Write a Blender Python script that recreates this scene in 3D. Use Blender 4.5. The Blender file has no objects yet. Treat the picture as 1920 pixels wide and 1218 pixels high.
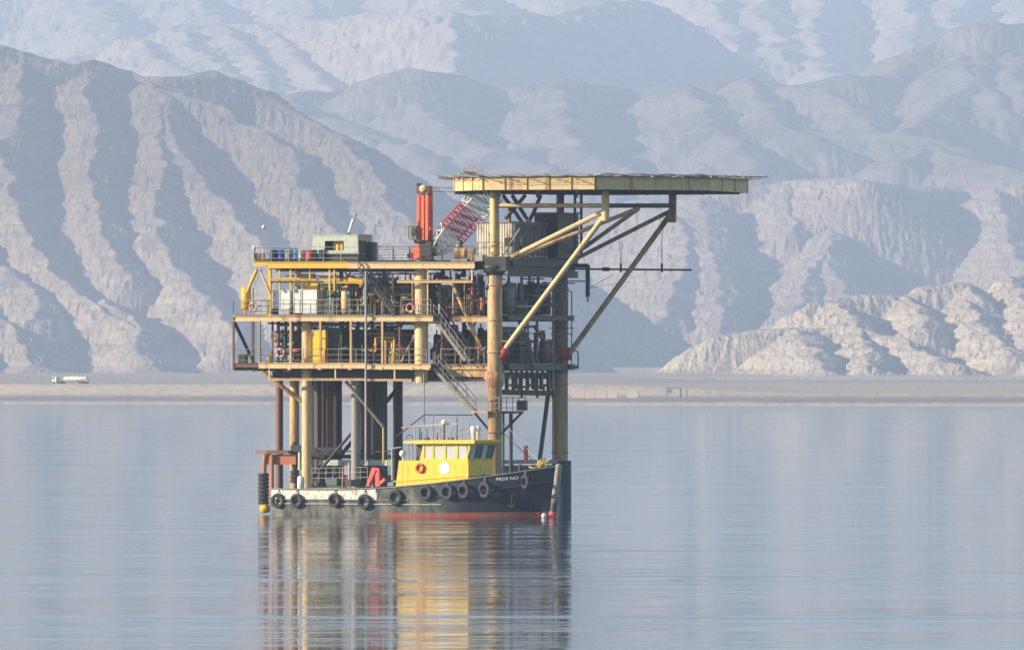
import bpy, bmesh, math, random
import numpy as np
from mathutils import Vector, Matrix

# ------------------------------------------------------------------ camera, world, sun, exposure
S = bpy.context.scene
COL = S.collection
FPX = 20000.0          # focal length in pixels of a 1920 wide frame
CAMH = 10.4            # camera height above the water
HOR = 705.0            # row of the horizon in a 1218 high frame

cam = bpy.data.cameras.new('camera'); cam_o = bpy.data.objects.new('camera', cam); COL.objects.link(cam_o)
cam.sensor_fit = 'HORIZONTAL'; cam.sensor_width = 36.0
cam.lens = FPX / 1920.0 * 36.0
cam.shift_y = (HOR - 609.0) / 1920.0
cam.clip_start = 1.0; cam.clip_end = 60000.0
cam_o.location = (0, 0, CAMH); cam_o.rotation_euler = (math.radians(90), 0, 0)
S.camera = cam_o

SUN_AZ = 78.0          # degrees to the left of "behind the camera"
SUN_EL = 19.0
sx = -math.sin(math.radians(SUN_AZ)) * math.cos(math.radians(SUN_EL))
sy = -math.cos(math.radians(SUN_AZ)) * math.cos(math.radians(SUN_EL))
sz = math.sin(math.radians(SUN_EL))
w = bpy.data.worlds.new('World'); S.world = w; w.use_nodes = True
wn = w.node_tree; wn.nodes.clear()
sky = wn.nodes.new('ShaderNodeTexSky'); sky.sky_type = 'NISHITA'; sky.sun_disc = False
sky.sun_elevation = math.radians(SUN_EL)
sky.sun_rotation = math.atan2(sx, sy)
sky.air_density = 1.3; sky.dust_density = 0.5; sky.ozone_density = 4.0
bg = wn.nodes.new('ShaderNodeBackground'); bg.inputs['Strength'].default_value = 0.106
wo = wn.nodes.new('ShaderNodeOutputWorld')
wn.links.new(sky.outputs[0], bg.inputs['Color']); wn.links.new(bg.outputs[0], wo.inputs['Surface'])

sun = bpy.data.lights.new('sun', 'SUN'); sun.energy = 4.95; sun.angle = math.radians(0.5); sun.color = (1.0, 0.82, 0.60)
sun_o = bpy.data.objects.new('sun', sun); COL.objects.link(sun_o)
sun_o.rotation_euler = Vector((sx, sy, sz)).to_track_quat('Z', 'Y').to_euler()
sun_o.location = (-60, -20, 80)

S.view_settings.view_transform = 'Standard'; S.view_settings.look = 'None'
S.view_settings.exposure = 1.0; S.view_settings.gamma = 1.0; S.view_settings.use_curve_mapping = False
S.render.engine = 'CYCLES'
S.cycles.use_denoising = True
S.cycles.max_bounces = 6; S.cycles.diffuse_bounces = 2; S.cycles.glossy_bounces = 3
S.cycles.transmission_bounces = 4; S.cycles.volume_bounces = 0; S.cycles.transparent_max_bounces = 8
S.cycles.caustics_reflective = False; S.cycles.caustics_refractive = False
S.cycles.use_adaptive_sampling = True; S.cycles.adaptive_threshold = 0.015
S.cycles.filter_width = 1.5

# ------------------------------------------------------------------ small helpers
def P(px, py, Y):
    "the point of the place seen at pixel (px, py) of the photograph when it stands Y metres away"
    return Vector(((px - 960.0) / FPX * Y, Y, CAMH + (HOR - py) / FPX * Y))

def tag(o, label=None, cat=None, group=None, kind=None):
    if label: o['label'] = label
    if cat: o['category'] = cat
    if group: o['group'] = group
    if kind: o['kind'] = kind
    return o

# ---- procedural noise for terrain
_rng = np.random.RandomState(7)
_perm = np.tile(_rng.permutation(1024), 3)
_ang = _rng.rand(1024) * 2 * math.pi
_gx, _gy = np.cos(_ang), np.sin(_ang)
def perlin(x, y):
    xi = np.floor(x).astype(np.int64); yi = np.floor(y).astype(np.int64)
    xf = x - xi; yf = y - yi
    u = xf * xf * xf * (xf * (xf * 6 - 15) + 10); v = yf * yf * yf * (yf * (yf * 6 - 15) + 10)
    def g(ix, iy, dx, dy):
        h = _perm[_perm[ix & 1023] + (iy & 1023)]
        return _gx[h] * dx + _gy[h] * dy
    a = g(xi, yi, xf, yf); b = g(xi + 1, yi, xf - 1, yf)
    c = g(xi, yi + 1, xf, yf - 1); d = g(xi + 1, yi + 1, xf - 1, yf - 1)
    return (a + u * (b - a)) * (1 - v) + (c + u * (d - c)) * v
def fbm(x, y, octv=4, gain=0.5, lac=2.03):
    r = 0.0; a = 1.0
    for k in range(octv):
        r = r + a * perlin(x + 17.3 * k, y - 9.1 * k); x = x * lac; y = y * lac; a *= gain
    return r
def ridged(x, y, octv=4, gain=0.55, lac=2.1):
    r = 0.0; a = 1.0
    for k in range(octv):
        r = r + a * (1 - 2 * np.abs(perlin(x + 31.7 * k, y + 11.9 * k))); x = x * lac; y = y * lac; a *= gain
    return r
def smooth(e0, e1, x):
    t = np.clip((x - e0) / (e1 - e0), 0, 1); return t * t * (3 - 2 * t)

# ------------------------------------------------------------------ node material helpers
def new_mat(name):
    m = bpy.data.materials.new(name); m.use_nodes = True
    nt = m.node_tree
    b = nt.nodes['Principled BSDF']
    return m, nt, b
def N(nt, kind, **kw):
    n = nt.nodes.new(kind)
    for k, v in kw.items():
        if k.startswith('i_'):
            n.inputs[k[2:].replace('_', ' ')].default_value = v
        else: setattr(n, k, v)
    return n
def ramp(nt, fac, stops, interp='LINEAR'):
    r = nt.nodes.new('ShaderNodeValToRGB'); r.color_ramp.interpolation = interp
    el = r.color_ramp.elements
    while len(el) > len(stops): el.remove(el[-1])
    while len(el) < len(stops): el.new(0.5)
    for e, (p, c) in zip(el, stops):
        e.position = p; e.color = (*c, 1) if len(c) == 3 else c
    nt.links.new(fac, r.inputs[0]); return r.outputs[0]
def mixc(nt, fac, a, b, mode='MIX'):
    m = nt.nodes.new('ShaderNodeMix'); m.data_type = 'RGBA'; m.blend_type = mode
    for i, v in ((0, fac), (6, a), (7, b)):
        if hasattr(v, 'is_output'): nt.links.new(v, m.inputs[i])
        elif isinstance(v, (int, float)): m.inputs[i].default_value = v
        else: m.inputs[i].default_value = (*v, 1)
    return m.outputs[2]
def pos(nt, scale=(1, 1, 1), obj=False):
    if obj:
        src = N(nt, 'ShaderNodeTexCoord').outputs['Object']
    else:
        src = N(nt, 'ShaderNodeNewGeometry').outputs['Position']
    mp = N(nt, 'ShaderNodeMapping'); mp.inputs['Scale'].default_value = scale
    nt.links.new(src, mp.inputs[0]); return mp.outputs[0]
def noise(nt, vec, scale=1.0, detail=4, rough=0.55, dist=0.0):
    n = N(nt, 'ShaderNodeTexNoise'); n.inputs['Scale'].default_value = scale; n.inputs['Detail'].default_value = detail
    n.inputs['Roughness'].default_value = rough; n.inputs['Distortion'].default_value = dist
    nt.links.new(vec, n.inputs['Vector']); return n.outputs['Fac']
def bump(nt, b, h, strength, dist):
    n = N(nt, 'ShaderNodeBump'); n.inputs['Strength'].default_value = strength; n.inputs['Distance'].default_value = dist
    nt.links.new(h, n.inputs['Height']); nt.links.new(n.outputs[0], b.inputs['Normal']); return n

def earth_mat(name, c_dark, c_mid, c_light, strata=6.0, grain=0.25, beds=None):
    m, nt, b = new_mat(name)
    strat = noise(nt, pos(nt, (0.004, 0.004, 1.0 / strata)), 1.0, 5, 0.6, 0.3)
    patch = noise(nt, pos(nt, (0.02, 0.02, 0.02)), 1.0, 5, 0.6)
    fine = noise(nt, pos(nt, (grain, grain * 0.4, grain)), 1.0, 4, 0.65)
    c = ramp(nt, strat, [(0.36, c_dark), (0.47, c_mid), (0.53, c_mid), (0.62, c_light)])
    c2 = ramp(nt, patch, [(0.35, c_mid), (0.65, c_light)])
    c = mixc(nt, 0.42, c, c2)
    spk = ramp(nt, fine, [(0.3, (0.55, 0.55, 0.55)), (0.5, (1, 1, 1)), (0.72, (1.25, 1.22, 1.18))])
    c = mixc(nt, 0.7, c, spk, 'MULTIPLY')
    if beds:                      # pale soft beds below, darker rock above
        sp = N(nt, 'ShaderNodeSeparateXYZ'); nt.links.new(N(nt, 'ShaderNodeNewGeometry').outputs['Position'], sp.inputs[0])
        ma = N(nt, 'ShaderNodeMath', operation='MULTIPLY_ADD'); nt.links.new(patch, ma.inputs[0]); ma.inputs[1].default_value = 90.0; nt.links.new(sp.outputs[2], ma.inputs[2])
        mr = N(nt, 'ShaderNodeMapRange'); mr.inputs[1].default_value = beds[0] + 45; mr.inputs[2].default_value = beds[1] + 45; nt.links.new(ma.outputs[0], mr.inputs[0])
        c = mixc(nt, 1.0, c, ramp(nt, mr.outputs[0], [(0.0, (beds[2],) * 3), (1.0, (beds[3],) * 3)]), 'MULTIPLY')
    nt.links.new(c, b.inputs['Base Color'])
    b.inputs['Roughness'].default_value = 0.95; b.inputs['Specular IOR Level'].default_value = 0.1
    bump(nt, b, fine, 0.7, 2.6)
    return m

# ------------------------------------------------------------------ terrain
def grid_mesh(name, X, Y, Z, mat, kind='structure'):
    r, c = X.shape
    v = np.stack([X, Y, Z], -1).reshape(-1, 3)
    i = np.arange(r * c).reshape(r, c)
    q = np.stack([i[:-1, :-1], i[:-1, 1:], i[1:, 1:], i[1:, :-1]], -1).reshape(-1, 4)
    me = bpy.data.meshes.new(name)
    me.vertices.add(len(v)); me.vertices.foreach_set('co', v.astype(np.float32).ravel())
    me.loops.add(q.size); me.loops.foreach_set('vertex_index', q.astype(np.int32).ravel())
    me.polygons.add(len(q)); me.polygons.foreach_set('loop_start', np.arange(0, q.size, 4, dtype=np.int32))
    me.polygons.foreach_set('loop_total', np.full(len(q), 4, dtype=np.int32))
    me.polygons.foreach_set('use_smooth', np.ones(len(q), dtype=bool))
    me.update(calc_edges=True); me.materials.append(mat)
    o = bpy.data.objects.new(name, me); COL.objects.link(o)
    if kind: o['kind'] = kind
    return o

def skeleton(X, Y, ridges, warp=(0, 30), rnd=2.0):
    "height of a ridge skeleton: every ridge (points in metres, flank slope) falls away on both sides"
    wx = X + warp[0] * fbm(X / warp[1], Y / warp[1], 4); wy = Y + warp[0] * fbm(X / warp[1] + 50, Y / warp[1] + 20, 4)
    Z = np.full(X.shape, -1e4); DD = np.zeros(X.shape)
    for pts, sl in ridges:
        for a, b in zip(pts[:-1], pts[1:]):
            d = (b.x - a.x, b.y - a.y); L2 = d[0] ** 2 + d[1] ** 2 + 1e-6
            t = np.clip(((wx - a.x) * d[0] + (wy - a.y) * d[1]) / L2, 0, 1)
            dist = np.sqrt((wx - a.x - t * d[0]) ** 2 + (wy - a.y - t * d[1]) ** 2 + rnd * rnd) - rnd
            z = a.z + t * (b.z - a.z) - sl * dist
            DD = np.where(z > Z, dist, DD); Z = np.maximum(Z, z)
    return Z, DD
def smax(a, b, k):
    h = np.clip(0.5 + 0.5 * (a - b) / k, 0, 1)
    return b + (a - b) * h + k * h * (1 - h)

def line(pts, y0, Y0, y1, Y1):
    "pixel polyline to metres; depth runs from Y0 at row y0 to Y1 at row y1"
    out = []
    for q in pts:
        Yd = q[2] if len(q) > 2 else Y0 + (q[1] - y0) / (y1 - y0) * (Y1 - Y0)
        out.append(P(q[0], q[1], Yd))
    return out

def axes(x0, x1, nx, y0, y1, ny):
    return np.meshgrid(np.linspace(x0, x1, nx), np.linspace(y0, y1, ny))
# ------------------------------------------------------------------ the setting: hills, plain, water, haze
M_HILL = earth_mat('hill_earth', (0.165, 0.13, 0.096), (0.225, 0.182, 0.138), (0.305, 0.252, 0.195), 15.0, 0.13, (70, 210, 1.5, 0.88))
M_TAN = earth_mat('tan_earth', (0.25, 0.195, 0.155), (0.33, 0.27, 0.22), (0.42, 0.345, 0.28), 15.0, 0.13)
M_MID = earth_mat('middle_range_earth', (0.16, 0.13, 0.108), (0.21, 0.175, 0.147), (0.28, 0.24, 0.20), 40.0, 0.05)
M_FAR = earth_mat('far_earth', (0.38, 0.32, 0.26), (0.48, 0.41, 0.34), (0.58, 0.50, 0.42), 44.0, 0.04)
M_PALE = earth_mat('pale_earth', (0.33, 0.278, 0.215), (0.43, 0.37, 0.295), (0.53, 0.462, 0.37), 6.0, 0.3)

# the plain: pale beach sand at the water, darker scrub strip, sandy flats above
m_plain, nt, b = new_mat('plain_earth'); M_PLAIN = m_plain
sp = N(nt, 'ShaderNodeSeparateXYZ'); nt.links.new(N(nt, 'ShaderNodeNewGeometry').outputs['Position'], sp.inputs[0])
n1 = noise(nt, pos(nt, (0.05, 0.012, 0.3)), 1.0, 6, 0.65); n2 = noise(nt, pos(nt, (0.3, 0.06, 1.0)), 1.0, 5, 0.65)
zz_ = N(nt, 'ShaderNodeMath', operation='MULTIPLY_ADD'); nt.links.new(n1, zz_.inputs[0]); zz_.inputs[1].default_value = 1.6; nt.links.new(sp.outputs[2], zz_.inputs[2])
zr_ = N(nt, 'ShaderNodeMapRange'); zr_.inputs[1].default_value = 0.0; zr_.inputs[2].default_value = 12.0; nt.links.new(zz_.outputs[0], zr_.inputs[0])
base_c = ramp(nt, zr_.outputs[0], [(0.04, (0.52, 0.46, 0.38)), (0.12, (0.46, 0.405, 0.33)), (0.18, (0.25, 0.22, 0.185)), (0.27, (0.30, 0.26, 0.215)), (0.34, (0.44, 0.37, 0.295)), (0.66, (0.45, 0.38, 0.305)), (0.72, (0.36, 0.32, 0.27)), (1.0, (0.40, 0.355, 0.30))])
base_c = mixc(nt, 0.8, base_c, ramp(nt, n2, [(0.32, (0.62, 0.62, 0.62)), (0.5, (1, 1, 1)), (0.7, (1.15, 1.15, 1.12))]), 'MULTIPLY')
nt.links.new(base_c, b.inputs['Base Color']); b.inputs['Roughness'].default_value = 0.95; b.inputs['Specular IOR Level'].default_value = 0.1

# left mountain: one crest, spurs running down towards the water
A = (110, 10030, 700, 8810)  # every hill range below scaled up about the camera, baked into depths and extents
def LA(*p): return line(p, *A)
left_ridges = [
    (line([(-160, 70, 10130), (0, 85, 10080), (35, 92, 10080), (95, 114, 10060), (135, 123, 10060), (175, 113, 10180), (250, 135, 10180), (300, 147, 10130), (395, 133, 10180), (470, 165, 10170),
           (540, 200, 10130), (640, 258, 10030), (720, 310, 9930), (800, 372, 9790), (880, 440, 9660), (960, 520, 9450), (1040, 610, 9180)], *A), 0.62),
    (LA((-90, 120), (-100, 300), (-60, 420), (-70, 560), (-40, 690)), 0.8),
    (LA((40, 118), (30, 200), (2, 285), (22, 350), (44, 425), (60, 455), (90, 476), (100, 510), (165, 560), (238, 604), (268, 625), (285, 700)), 0.80),
    (LA((150, 140), (176, 195), (184, 260), (182, 300), (172, 365), (187, 412), (206, 458), (240, 520)), 0.82),
    (LA((285, 150), (306, 170), (306, 240), (304, 295), (289, 343), (296, 385), (306, 440), (326, 494), (365, 542), (424, 606), (440, 640)), 0.80),
    (LA((310, 172), (322, 230), (350, 293), (378, 340), (437, 390), (462, 430), (494, 465), (520, 540), (560, 620)), 0.80),
    (LA((312, 165), (388, 190), (433, 217), (493, 248), (546, 280), (570, 345), (616, 420), (640, 470), (700, 580), (740, 660)), 0.72),
    (LA((640, 258), (700, 330), (745, 400), (800, 470), (860, 560), (920, 660)), 0.7),
    (LA((0, 495), (40, 520), (62, 560), (60, 600)), 0.75),
    (LA((-20, 590), (20, 605), (44, 640), (60, 690)), 0.75),
    (LA((190, 560), (255, 590), (268, 630), (270, 700)), 0.8),
]
X, Y = axes(-590, 250, 900, 8600, 10480, 640)
Z, DD = skeleton(X, Y, left_ridges, (13.0, 70), 2.6)
gul = ridged(X / 10.0 + 0.35 * fbm(X / 34, Y / 34, 2), Y / 64.0, 4)
rill = ridged(X / 3.6 + 0.5 * fbm(X / 26, Y / 50, 3), Y / 40.0, 3)
Z += (2.0 * gul + 0.9 * rill) * smooth(0, 14, DD) + 2.4 * fbm(X / 40, Y / 58, 4)
led = (Z / 7.0 + 0.25 * fbm(X / 60, Y / 60, 3)); Z += 1.0 * (np.abs(led - np.floor(led) - 0.5) * 2 - 0.5) + 0.3 * np.sin(Z / 1.7)
fl = 11.8 + (Y - 8600) * 0.004
Z = smax(Z, fl - 5 * smooth(8600, 8740, 8840 - Y + 8480), 11.0) - 0.02
Z = np.where(Y < 8625, fl - 4, Z)
hill1 = grid_mesh('hill', X, Y, Z, M_HILL); hill1['label'] = 'eroded grey brown mountain with long spurs behind the platform on the left'

# right cliffs behind the pale hills
B = (335, 12060, 620, 11070)
def LB(*p): return line(p, *B)
right_ridges = [
    (line([(1000, 560, 11610), (1060, 470, 11880), (1130, 400, 11970), (1200, 368, 12020), (1300, 362, 12040), (1420, 346, 12060), (1480, 335, 12060), (1560, 331, 11950), (1622, 334, 11840), (1700, 346, 12020),
           (1800, 350, 12220), (1850, 348, 12170), (1920, 344, 12130), (2060, 340, 12130), (2200, 350, 12130)], *B), 0.62),
    (LB((1180, 372), (1255, 395), (1283, 420), (1288, 450), (1276, 500), (1262, 545), (1240, 590)), 0.75),
    (LB((1310, 362), (1318, 400), (1330, 440), (1345, 500), (1350, 560), (1352, 600)), 0.62),
    (LB((1470, 345), (1478, 375), (1488, 405), (1486, 430)), 0.75),
    (LB((1622, 336), (1565, 385), (1556, 450), (1552, 488), (1580, 528), (1600, 556), (1620, 600)), 0.72),
    (LB((1540, 470), (1520, 500), (1510, 540), (1480, 590)), 0.7),
    (LB((1860, 348), (1880, 400), (1900, 460), (1930, 520), (1940, 600)), 0.8),
    (LB((1980, 344), (1990, 420), (2010, 500), (2040, 590)), 0.8),
]
X, Y = axes(34, 775, 680, 10800, 12420, 480)
Z, DD = skeleton(X, Y, right_ridges, (11.0, 72), 4.0)
Z += smooth(0, 16, DD) * (2.3 * ridged(X / 13.0 + 0.3 * fbm(X / 40, Y / 40, 2), Y / 64.0, 4) + 0.9 * ridged(X / 4.0 + 0.5 * fbm(X / 30, Y / 50, 2), Y / 40.0, 3)) + 3.2 * fbm(X / 48, Y / 64, 4)
led = (Z / 8.0 + 0.25 * fbm(X / 60, Y / 60, 3)); Z += 0.8 * (np.abs(led - np.floor(led) - 0.5) * 2 - 0.5)
Z = smax(Z, 13 + (Y - 10800) * 0.03, 8.0) - 2.0
hill2 = grid_mesh('hill', X, Y, Z, M_TAN); hill2['label'] = 'layered brown cliffs rising behind the pale hills on the right'

# near pale hills on the right
C = (527, 7160, 700, 6700)
def LC(*p): return line(p, *C)
pale_ridges = [
    (line([(1345, 621, 6990), (1480, 611, 6990), (1640, 612, 6990)], *C), 0.8),
    (line([(1480, 606, 7070), (1500, 582, 7070), (1542, 560, 7070), (1612, 550, 7090), (1690, 550, 7100), (1742, 530, 7110), (1800, 526, 7110), (1836, 560, 7070), (1862, 600, 7020), (1884, 640, 6940)], *C), 0.72),
    (LC((1800, 527), (1808, 560), (1835, 590), (1850, 610), (1880, 640), (1900, 660)), 0.75),
    (LC((1560, 556), (1582, 580), (1600, 606), (1620, 640), (1640, 680)), 0.7),
    (LC((1690, 552), (1728, 570), (1738, 590), (1725, 612)), 0.75),
    (LC((1610, 612), (1700, 630), (1720, 650), (1790, 680)), 0.68),
    (LC((1500, 612), (1520, 640), (1535, 668), (1550, 690)), 0.7),
    (line([(1850, 540, 7320), (1900, 512, 7330), (2000, 500, 7340), (2100, 520, 7340)], *C), 0.8),
    (LC((1900, 514), (1925, 560), (1935, 620), (1960, 690)), 0.68),
]
X, Y = axes(70, 450, 620, 6610, 7510, 460)
Z, DD = skeleton(X, Y, pale_ridges, (9.0, 40), 3.0)
Z += smooth(0, 8, DD) * (1.2 * ridged(X / 7.0 + 0.4 * fbm(X / 16, Y / 16, 2), Y / 27.0, 4) + 0.4 * ridged(X / 2.6, Y / 12.0, 2)) + 1.2 * fbm(X / 19, Y / 24, 4)
led = Z / 4.6 + 0.2 * fbm(X / 40, Y / 40, 2); Z += 0.45 * (np.abs(led - np.floor(led) - 0.5) * 2 - 0.5)
Z = smax(Z, 10.6 + (Y - 6610) * 0.008, 5.0) - 1.25
Z = np.where(Y < 6625, 8.0, Z)
hill3 = grid_mesh('hill', X, Y, Z, M_PALE); hill3['label'] = 'low pale sandy hills close to the shore on the right'

# low foothills behind, middle range
D_ = (130, 14880, 420, 12800)
def LD(*p): return line(p, *D_)
mid_ridges = [
    (line([(300, 260, 14400), (420, 210, 14560), (520, 176, 14720), (600, 172, 14800), (650, 162, 14880), (700, 149, 14880), (770, 128, 14560), (830, 136, 14720), (880, 152, 14850), (930, 166, 14930), (1000, 160, 14850),
           (1035, 142, 14720), (1100, 155, 14850), (1200, 166, 15010), (1290, 160, 14910), (1400, 143, 14940), (1500, 156, 14910), (1600, 142, 14940), (1668, 137, 15040), (1720, 100, 15140), (1785, 62, 15200),
           (1830, 40, 15200), (1850, 36, 15200), (1885, 46, 15200), (1925, 44, 15230), (2060, 20, 15230), (2200, 60, 15200)], *D_), 0.62),
    (LD((770, 130), (782, 160), (785, 200), (840, 240), (900, 270), (960, 290), (1040, 320), (1100, 350)), 0.6),
    (LD((520, 180), (600, 220), (690, 250), (735, 262), (790, 290), (830, 330), (900, 400)), 0.6),
    (LD((640, 230), (660, 237), (700, 265)), 0.7),
    (LD((1035, 145), (1050, 190), (1060, 240), (1090, 290)), 0.6),
    (LD((900, 290), (1020, 275), (1100, 290), (1200, 320), (1300, 345)), 0.6),
    (LD((1290, 165), (1330, 220), (1360, 260), (1400, 300)), 0.6),
    (LD((1500, 160), (1560, 175), (1600, 200), (1640, 240)), 0.6),
    (LD((1400, 145), (1440, 200), (1470, 240), (1530, 260)), 0.6),
    (LD((1850, 38), (1905, 60), (1905, 120), (1925, 190)), 0.62),
    (LD((1785, 64), (1800, 130), (1850, 170), (1880, 205)), 0.75),
    (LD((1850, 38), (1840, 110), (1830, 150), (1760, 200), (1700, 245)), 0.6),
    (LD((1300, 250), (1420, 240), (1560, 245), (1640, 250), (1740, 260), (1800, 275)), 0.6),
    (LD((1690, 300), (1740, 262), (1790, 290), (1850, 310), (1960, 330)), 0.6),
]
X, Y = axes(-670, 990, 720, 12320, 15840, 460)
Z, DD = skeleton(X, Y, mid_ridges, (25.0, 112), 11.0)
Z += smooth(0, 40, DD) * (2.8 * ridged(X / 22.0 + 0.3 * fbm(X / 64, Y / 64, 2), Y / 96.0, 4) + 1.5 * ridged(X / 8.0 + 0.5 * fbm(X / 50, Y / 70, 2), Y / 70.0, 3)) + 6.0 * fbm(X / 96, Y / 128, 4)
Z = np.maximum(Z, 20 + (Y - 12320) * 0.06 + 13 * fbm(X / 96, Y / 96, 4))
hill4 = grid_mesh('hill', X, Y, Z, M_MID); hill4['label'] = 'hazy middle range of rounded hills behind the platform'

# far range with cliffs
E_ = (20, 18480, 260, 16240)
def LE(*p): return line(p, *E_)
far_ridges = [
    (line([(-60, 130, 17920), (60, 118, 17990), (120, 104, 18060), (190, 92, 18130), (262, 68, 18200), (330, 50, 18270), (420, 46, 18340), (500, 44, 18270), (640, 34, 17990), (720, 24, 17780), (780, 22, 17580),
           (845, 24, 17390), (862, 32, 17470), (950, 24, 17780), (1050, 27, 18130), (1100, 12, 18310), (1160, 4, 18510), (1212, 0, 18680), (1236, 14, 18760), (1258, 36, 18790), (1300, 76, 18820), (1368, 112, 18820), (1440, 150, 18760)], *E_), 0.75),
    (line([(845, 26, 17390), (848, 70, 17220), (850, 110, 17080), (856, 160, 16870), (880, 230, 16520)], *E_), 0.95),
    (LE((500, 46), (540, 90), (580, 130), (640, 180)), 0.8),
    (LE((640, 36), (670, 80), (690, 120), (720, 180)), 0.9),
    (LE((740, 26), (750, 80), (770, 150)), 1.0),
    (LE((330, 52), (360, 90), (420, 130), (480, 180)), 0.7),
    (LE((262, 70), (300, 110), (400, 150)), 0.7),
    (LE((420, 48), (470, 100), (500, 150)), 0.7),
]
X, Y = axes(-1064, 728, 640, 15680, 19460, 360)
Z, DD = skeleton(X, Y, far_ridges, (26.0, 126), 11.0)
Z += smooth(0, 40, DD) * (5.0 * ridged(X / 30.0 + 0.4 * fbm(X / 80, Y / 80, 2), Y / 126.0, 4) + 3.5 * ridged(X / 10.0 + 0.5 * fbm(X / 60, Y / 60, 2), Y / 80.0, 3)) + 8.0 * fbm(X / 112, Y / 140, 4)
Z = np.maximum(Z, 60.0 + (Y - 15680) * 0.03)
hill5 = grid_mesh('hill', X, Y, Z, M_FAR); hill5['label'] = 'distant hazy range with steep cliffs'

# farthest massif, higher than the frame
F_ = (-120, 22250, 160, 19500)
def LF(*p): return line(p, *F_)
last_ridges = [
    (line([(-500, -60, 23120), (-200, -50, 23120), (60, -30, 23120), (200, -20, 23120), (360, -40, 23120), (600, -60, 23120), (900, -80, 23120), (1200, -90, 23000), (1400, -110, 22500), (1600, -130, 22380),
           (1800, -140, 22380), (2000, -120, 22380), (2300, -110, 22380)], *F_), 0.8),
    (LF((1480, -110), (1530, -40), (1536, 20), (1530, 80), (1545, 110), (1560, 150)), 0.95),
    (LF((1300, -90), (1340, -20), (1360, 40), (1400, 110)), 0.9),
    (LF((1400, -100), (1430, 0), (1450, 60), (1470, 110)), 0.9),
    (LF((1660, -130), (1700, -20), (1720, 60), (1690, 140)), 0.9),
    (LF((1760, -130), (1790, -20), (1800, 60), (1800, 140)), 0.9),
    (LF((1900, -110), (1930, 0), (1960, 80)), 0.9),
    (line([(540, -40, 23000), (580, 10, 22250), (600, 60, 21250)], *F_), 0.8),
    (line([(150, -20, 23000), (200, 30, 22250), (230, 90, 21250)], *F_), 0.7),
    (line([(320, -30, 23000), (400, 20, 22250), (430, 60, 21250)], *F_), 0.7),
    (line([(800, -60, 23000), (870, -10, 22250), (900, 40, 21250)], *F_), 0.7),
    (line([(1020, -60, 23000), (1090, -10, 22250), (1120, 40, 21250)], *F_), 0.7),
]
X, Y = axes(-1875, 1560, 720, 19000, 23600, 320)
Z, DD = skeleton(X, Y, last_ridges, (44.0, 130), 10.0)
Z += smooth(0, 50, DD) * (8.0 * ridged(X / 38.0 + 0.6 * fbm(X / 90, Y / 90, 3), Y / 160.0, 4) + 5.0 * ridged(X / 13.0 + 0.6 * fbm(X / 70, Y / 70, 2), Y / 90.0, 3)) + 12.0 * fbm(X / 150, Y / 190, 4)
Z = np.maximum(Z, 120.0)
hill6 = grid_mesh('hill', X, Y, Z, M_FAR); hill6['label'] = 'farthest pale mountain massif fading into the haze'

# coastal plain: beach, low bank, road embankment, alluvial slope up to the hills
def shore_y(x):
    return 3880.0 - 0.78 * x + 8 * np.sin(x / 70.0) + 4 * np.sin(x / 23.0)
def road_y(x):
    return shore_y(x) + 190 + 12 * np.sin(x / 180.0)
def plain_z(X, Y):
    d = Y - shore_y(X)
    r = Y - road_y(X)
    z = np.interp(d, [-60, -10, 0, 10, 30, 70, 130], [-3.0, -0.5, 0.02, 0.8, 1.2, 1.9, 2.9])
    left = 1 - smooth(20, 120, X)
    bank = np.interp(r, [-26, -7, 7, 16], [0, 1, 1, 0.75])
    top = 3.0 + 4.4 * left + 1.2 * (1 - left)
    z = np.where(d > 130, z * (1 - bank) + top * bank, z + (top - z) * bank * (d > 60))
    up = np.where(r > 7, top - 0.35 + np.minimum(r - 7, 900) * 0.0044 + np.maximum(r - 907, 0) * 0.0004, 0)
    z = np.where(r > 7, np.maximum(up, top - 0.8), z)
    rough = 0.22 * fbm(X / 7, Y / 30, 4) + 0.25 * fbm(X / 30, Y / 120, 3)
    z = z + rough * smooth(2, 30, d) * (1 - (np.abs(r) < 9)) * (1 - 0.6 * (r > 7))
    return z
xs = np.linspace(-1100, 1100, 700)
ys = np.concatenate([np.linspace(3000, 4900, 520), np.linspace(4925, 9400, 120)])
X, Y = np.meshgrid(xs, ys)
Z = plain_z(X, Y)
plain = grid_mesh('ground', X, Y, Z, M_PLAIN); plain['label'] = 'flat grey brown coastal plain along the far shore'

# asphalt road on the embankment
m_road, nt, b = new_mat('road_asphalt')
nt.links.new(ramp(nt, noise(nt, pos(nt, (0.3, 0.3, 0.3)), 1, 5), [(0.3, (0.09, 0.09, 0.09)), (0.7, (0.14, 0.135, 0.13))]), b.inputs['Base Color']); b.inputs['Roughness'].default_value = 0.9
xr = np.linspace(-880, 880, 300); rr = np.array([-4.2, 4.2])
X, Rr = np.meshgrid(xr, rr); Y = road_y(X) + Rr
Zr = plain_z(X, road_y(X)) + 0.06
road = grid_mesh('road', X, Y, Zr, m_road); road['label'] = 'asphalt coast road on the embankment'

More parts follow.
